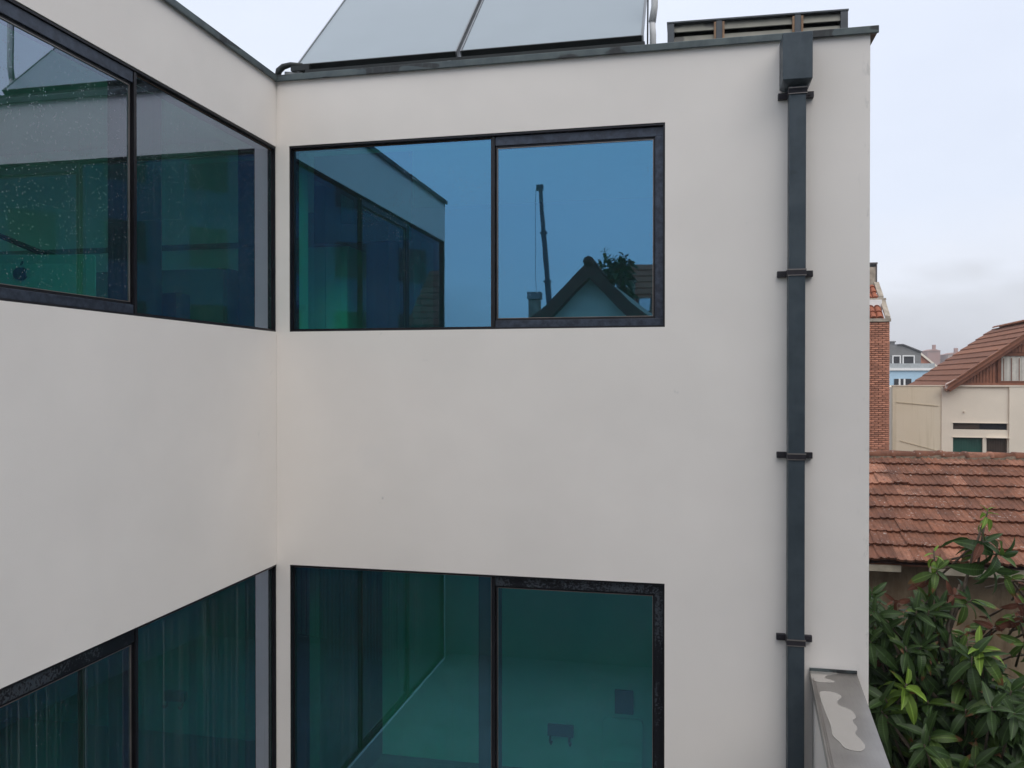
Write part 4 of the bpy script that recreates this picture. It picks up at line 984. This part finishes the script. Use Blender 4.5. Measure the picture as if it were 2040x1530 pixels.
def make_tree(name, loc, label, cat, limbs, rosettes, limit, seed):
    rr = random.Random(seed); tr = root(name, loc, label, cat)
    for (pts, rad) in limbs[:1]:
        mb = MB(); mb.tube(pts, rad, 9); mb.build('trunk', BARK, tr, smooth=True)
    for (pts, rad) in limbs[1:]:
        mb = MB(); mb.tube(pts, rad, 6); mb.build('branch', BARK, tr, smooth=True)
    leaves = []; tw = MB()
    for (c, ax, n, size, kinds) in rosettes:
        c = Vector(c); ax = Vector(ax).normalized(); side = ax.orthogonal().normalized()
        tw.tube([c - ax * .45 + Vector((0, 0, -.08)), c - ax * .18, c + ax * .03], [.011, .009, .006], 5)
        for k in range(n):
            t_ = k / n; az_ = k * 2.399 + rr.uniform(-.7, .7)
            elv = R(rr.uniform(35, 72)) * (1 - t_) + R(rr.uniform(-78, -8)) * t_     # inner leaves upright, outer drooping
            rad_ = (Matrix.Rotation(az_, 3, ax) @ side)
            d = (rad_ * math.cos(elv) + ax * math.sin(elv)).normalized()
            if d.z > -.5: d = (d + Vector((0, 0, -.42 * t_))).normalized()
            yv = ax.cross(d).normalized(); zv = d.cross(yv)
            s_ = size * (.62 + .45 * t_) * rr.uniform(.72, 1.2)
            rot = Matrix((d, yv, zv)).transposed().to_4x4() @ Matrix.Rotation(rr.uniform(-.35, .35), 4, 'X')
            M = Matrix.Translation(c + ax * (.02 - .10 * t_)) @ rot @ Matrix.Scale(s_, 4)
            kd = kinds[0] if rr.random() < .72 else rr.choice(kinds)
            leaves.append((rr.choice((0, 3)) if t_ < .35 else rr.choice((1, 2, 2, 4)), kd, M))
    tw.build('twigs', BARK, tr, smooth=True, kind='stuff')
    cl = cam.location
    leaves.sort(key=lambda q: (q[2].translation - cl).length)
    for si, mi, M in leaves[:limit]: place('leaf', LM[si, mi], M, tr)
    if len(leaves) > limit:
        V = []; Fc = []; UV = []; MI = []
        for si, mi, M in leaves[limit:]:
            vs, fs, uv = SH[si]; o = len(V)
            V += [tuple(M @ Vector(v) - ORG[tr]) for v in vs]; Fc += [tuple(i + o for i in f) for f in fs]; UV += uv; MI += [mi] * len(fs)
        me = bpy.data.meshes.new('leaf'); me.from_pydata(V, [], Fc)
        for m_ in LEAF: me.materials.append(m_)
        me.polygons.foreach_set('material_index', MI); me.polygons.foreach_set('use_smooth', [True] * len(Fc))
        at = me.attributes.new('leafuv', 'FLOAT_VECTOR', 'POINT'); at.data.foreach_set('vector', [c for u in UV for c in u])
        o = bpy.data.objects.new('leaf', me); COL.objects.link(o); o.parent = tr; o['kind'] = 'stuff'
    return tr
limbs = [([(6.1, 2.6, 0), (6.0, 2.5, 1.2), (5.85, 2.4, 2.2)], [.13, .11, .09]),
         ([(5.85, 2.4, 2.1), (5.5, 2.25, 3.0), (5.15, 2.2, 3.9), (5.05, 2.15, 4.5), (5.16, 2.2, 4.85)], [.05, .034, .024, .016, .010]),
         ([(5.85, 2.4, 2.1), (5.9, 2.3, 3.2), (5.75, 2.25, 4.2), (5.62, 2.22, 4.6)], [.05, .034, .02, .012]),
         ([(5.05, 2.15, 4.42), (5.2, 2.2, 4.85), (5.28, 2.22, 5.15), (5.36, 2.22, 5.42)], [.018, .014, .011, .008]),
         ([(5.15, 2.2, 3.7), (4.7, 2.1, 4.15), (4.55, 2.05, 4.5)], [.022, .015, .009]),
         ([(5.5, 2.25, 3.0), (4.8, 2.0, 3.4), (4.5, 1.9, 3.8)], [.03, .018, .010]),
         ([(5.85, 2.4, 2.3), (6.6, 2.3, 3.3), (6.9, 2.2, 4.1)], [.05, .03, .014])]
tr_ = random.Random(9); ros = []
# the readable top sprigs
ros += [((5.37, 2.2, 5.47), (.15, -.1, 1), 7, .16, (2,)), ((5.34, 2.2, 5.22), (.5, -.4, .5), 9, .32, (0, 1, 1, 3)), ((5.47, 2.2, 5.12), (.8, -.5, .1), 9, .34, (0, 1)), ((5.42, 2.2, 4.98), (.9, -.3, -.1), 7, .30, (0,)),
        ((4.93, 2.1, 5.12), (-.1, -.2, 1), 5, .14, (2,)), ((4.95, 2.1, 4.98), (.2, -.5, .5), 9, .24, (1, 0, 3)),
        ((5.22, 2.15, 4.72), (.4, -.6, .5), 11, .30, (0, 1)), ((4.78, 2.05, 4.62), (-.1, -.5, .8), 11, .28, (0, 1)), ((4.98, 2.1, 4.66), (.1, -.5, .8), 10, .26, (0, 1)),
        ((4.66, 1.9, 4.05), (.25, -.35, .95), 12, .35, (2, 2, 1, 1)), ((5.22, 1.9, 4.40), (-.2, -.3, .9), 11, .30, (2, 2, 1)),
        ((4.45, 2.0, 4.62), (-.6, -.5, .5), 10, .28, (0, 1)), ((4.40, 2.0, 4.38), (-.5, -.5, .6), 10, .30, (0, 1)), ((4.55, 2.1, 4.45), (.1, -.6, .6), 10, .30, (0, 1)),
        ((5.62, 2.1, 4.74), (.2, -.5, .2), 7, .17, (3, 3, 1)), ((5.72, 2.05, 4.55), (.1, -.6, .1), 7, .19, (3, 1, 3)),
        ((5.45, 2.3, 4.15), (.3, -.4, .2), 8, .17, (3, 3, 1)), ((5.05, 2.0, 4.80), (-.1, -.5, .1), 6, .15, (3, 1)), ((5.0, 2.3, 4.55), (.2, -.4, 0), 7, .15, (3,)), ((4.62, 2.1, 4.70), (-.4, -.5, .1), 6, .15, (3, 0)), ((5.75, 2.2, 4.9), (.4, -.5, .1), 7, .17, (3, 1))]
for k in range(34):
    ros.append(((tr_.uniform(4.28, 5.3), tr_.uniform(2.0, 2.6), tr_.uniform(4.1, 4.72)), (tr_.uniform(-.5, .6), -.5, .7), tr_.randint(8, 11), tr_.uniform(.22, .30), (0, 0, 1) if tr_.random() < .8 else (1, 3)))
for k in range(16):
    ros.append(((tr_.uniform(5.4, 6.1), tr_.uniform(2.1, 2.6), tr_.uniform(4.25, 4.95)), (tr_.uniform(-.5, .6), -.5, .3), tr_.randint(5, 8), tr_.uniform(.16, .25), (1, 3, 0) if tr_.random() < .5 else (3, 3, 1)))
for k in range(620):
    a = tr_.uniform(0, 2 * math.pi); hz = tr_.uniform(-1, 1); rad_ = tr_.uniform(.35, 1)
    q = math.sqrt(1 - hz * hz)
    c = Vector((5.25 + 1.6 * rad_ * q * math.cos(a), 2.5 + 1.2 * rad_ * q * math.sin(a), 3.1 + 1.55 * rad_ * hz))
    if c.x < 4.22: c.x = 4.22 + tr_.random() * .3
    if c.x > 5.35 and c.z > 4.0 + tr_.random() * .25 - (c.x - 5.35) * .3: continue
    d = (c - Vector((5.35, 2.6, 2.9))).normalized() + Vector((0, -.1, .45))
    ros.append((c, d, tr_.randint(9, 13), tr_.uniform(.24, .36), (0, 0, 0, 1, 1) if tr_.random() < .90 else ((1, 3, 3) if tr_.random() < .5 else (1, 1, 2))))
make_tree('broadleaf_tree', (6.1, 2.6, 0), 'tree with long drooping dark green leaves and bright young shoots, below the tiled roof', 'tree', limbs, ros, 298, 4)
# small tree mirrored in the upper window
tr2 = random.Random(15); ros2 = []
for k in range(95):
    ros2.append(((.65 + tr2.uniform(-.5, .45), -20.0 + tr2.uniform(-.4, .4), 9.5 + tr2.uniform(-1.1, .85)), (tr2.uniform(-1, 1), tr2.uniform(-1, 1), .7), 9, .36, (0, 1)))
ros2 += [((1.0, -19.9, 10.35), (1, 0, .2), 7, .32, (0,)), ((.4, -19.9, 10.5), (-.4, 0, 1), 7, .3, (1,))]
make_tree('garden_tree', (.6, -23.6, 0), 'bushy tree behind the gabled house, mirrored in the upper window', 'tree',
          [([(.6, -20, 0), (.62, -20, 6), (.65, -20, 9.8)], [.16, .12, .04]), ([(.62, -20, 8.2), (1.0, -19.9, 10.3)], [.04, .01])], ros2, 60, 6)

# ------------------------------------------------------------------ air
hz = MB(); hz.box(-1600, 1600, -1600, 1600, -4, 27)
hm = Mat('haze_air'); pv = hm.n('ShaderNodeVolumePrincipled'); pv.inputs['Color'].default_value = (.86, .88, .92, 1); pv.inputs['Density'].default_value = .0009
pv.inputs['Anisotropy'].default_value = .2
hm.l(pv.outputs[0], hm.out.inputs['Volume'])
hz.build('haze', hm.m, kind='stuff')
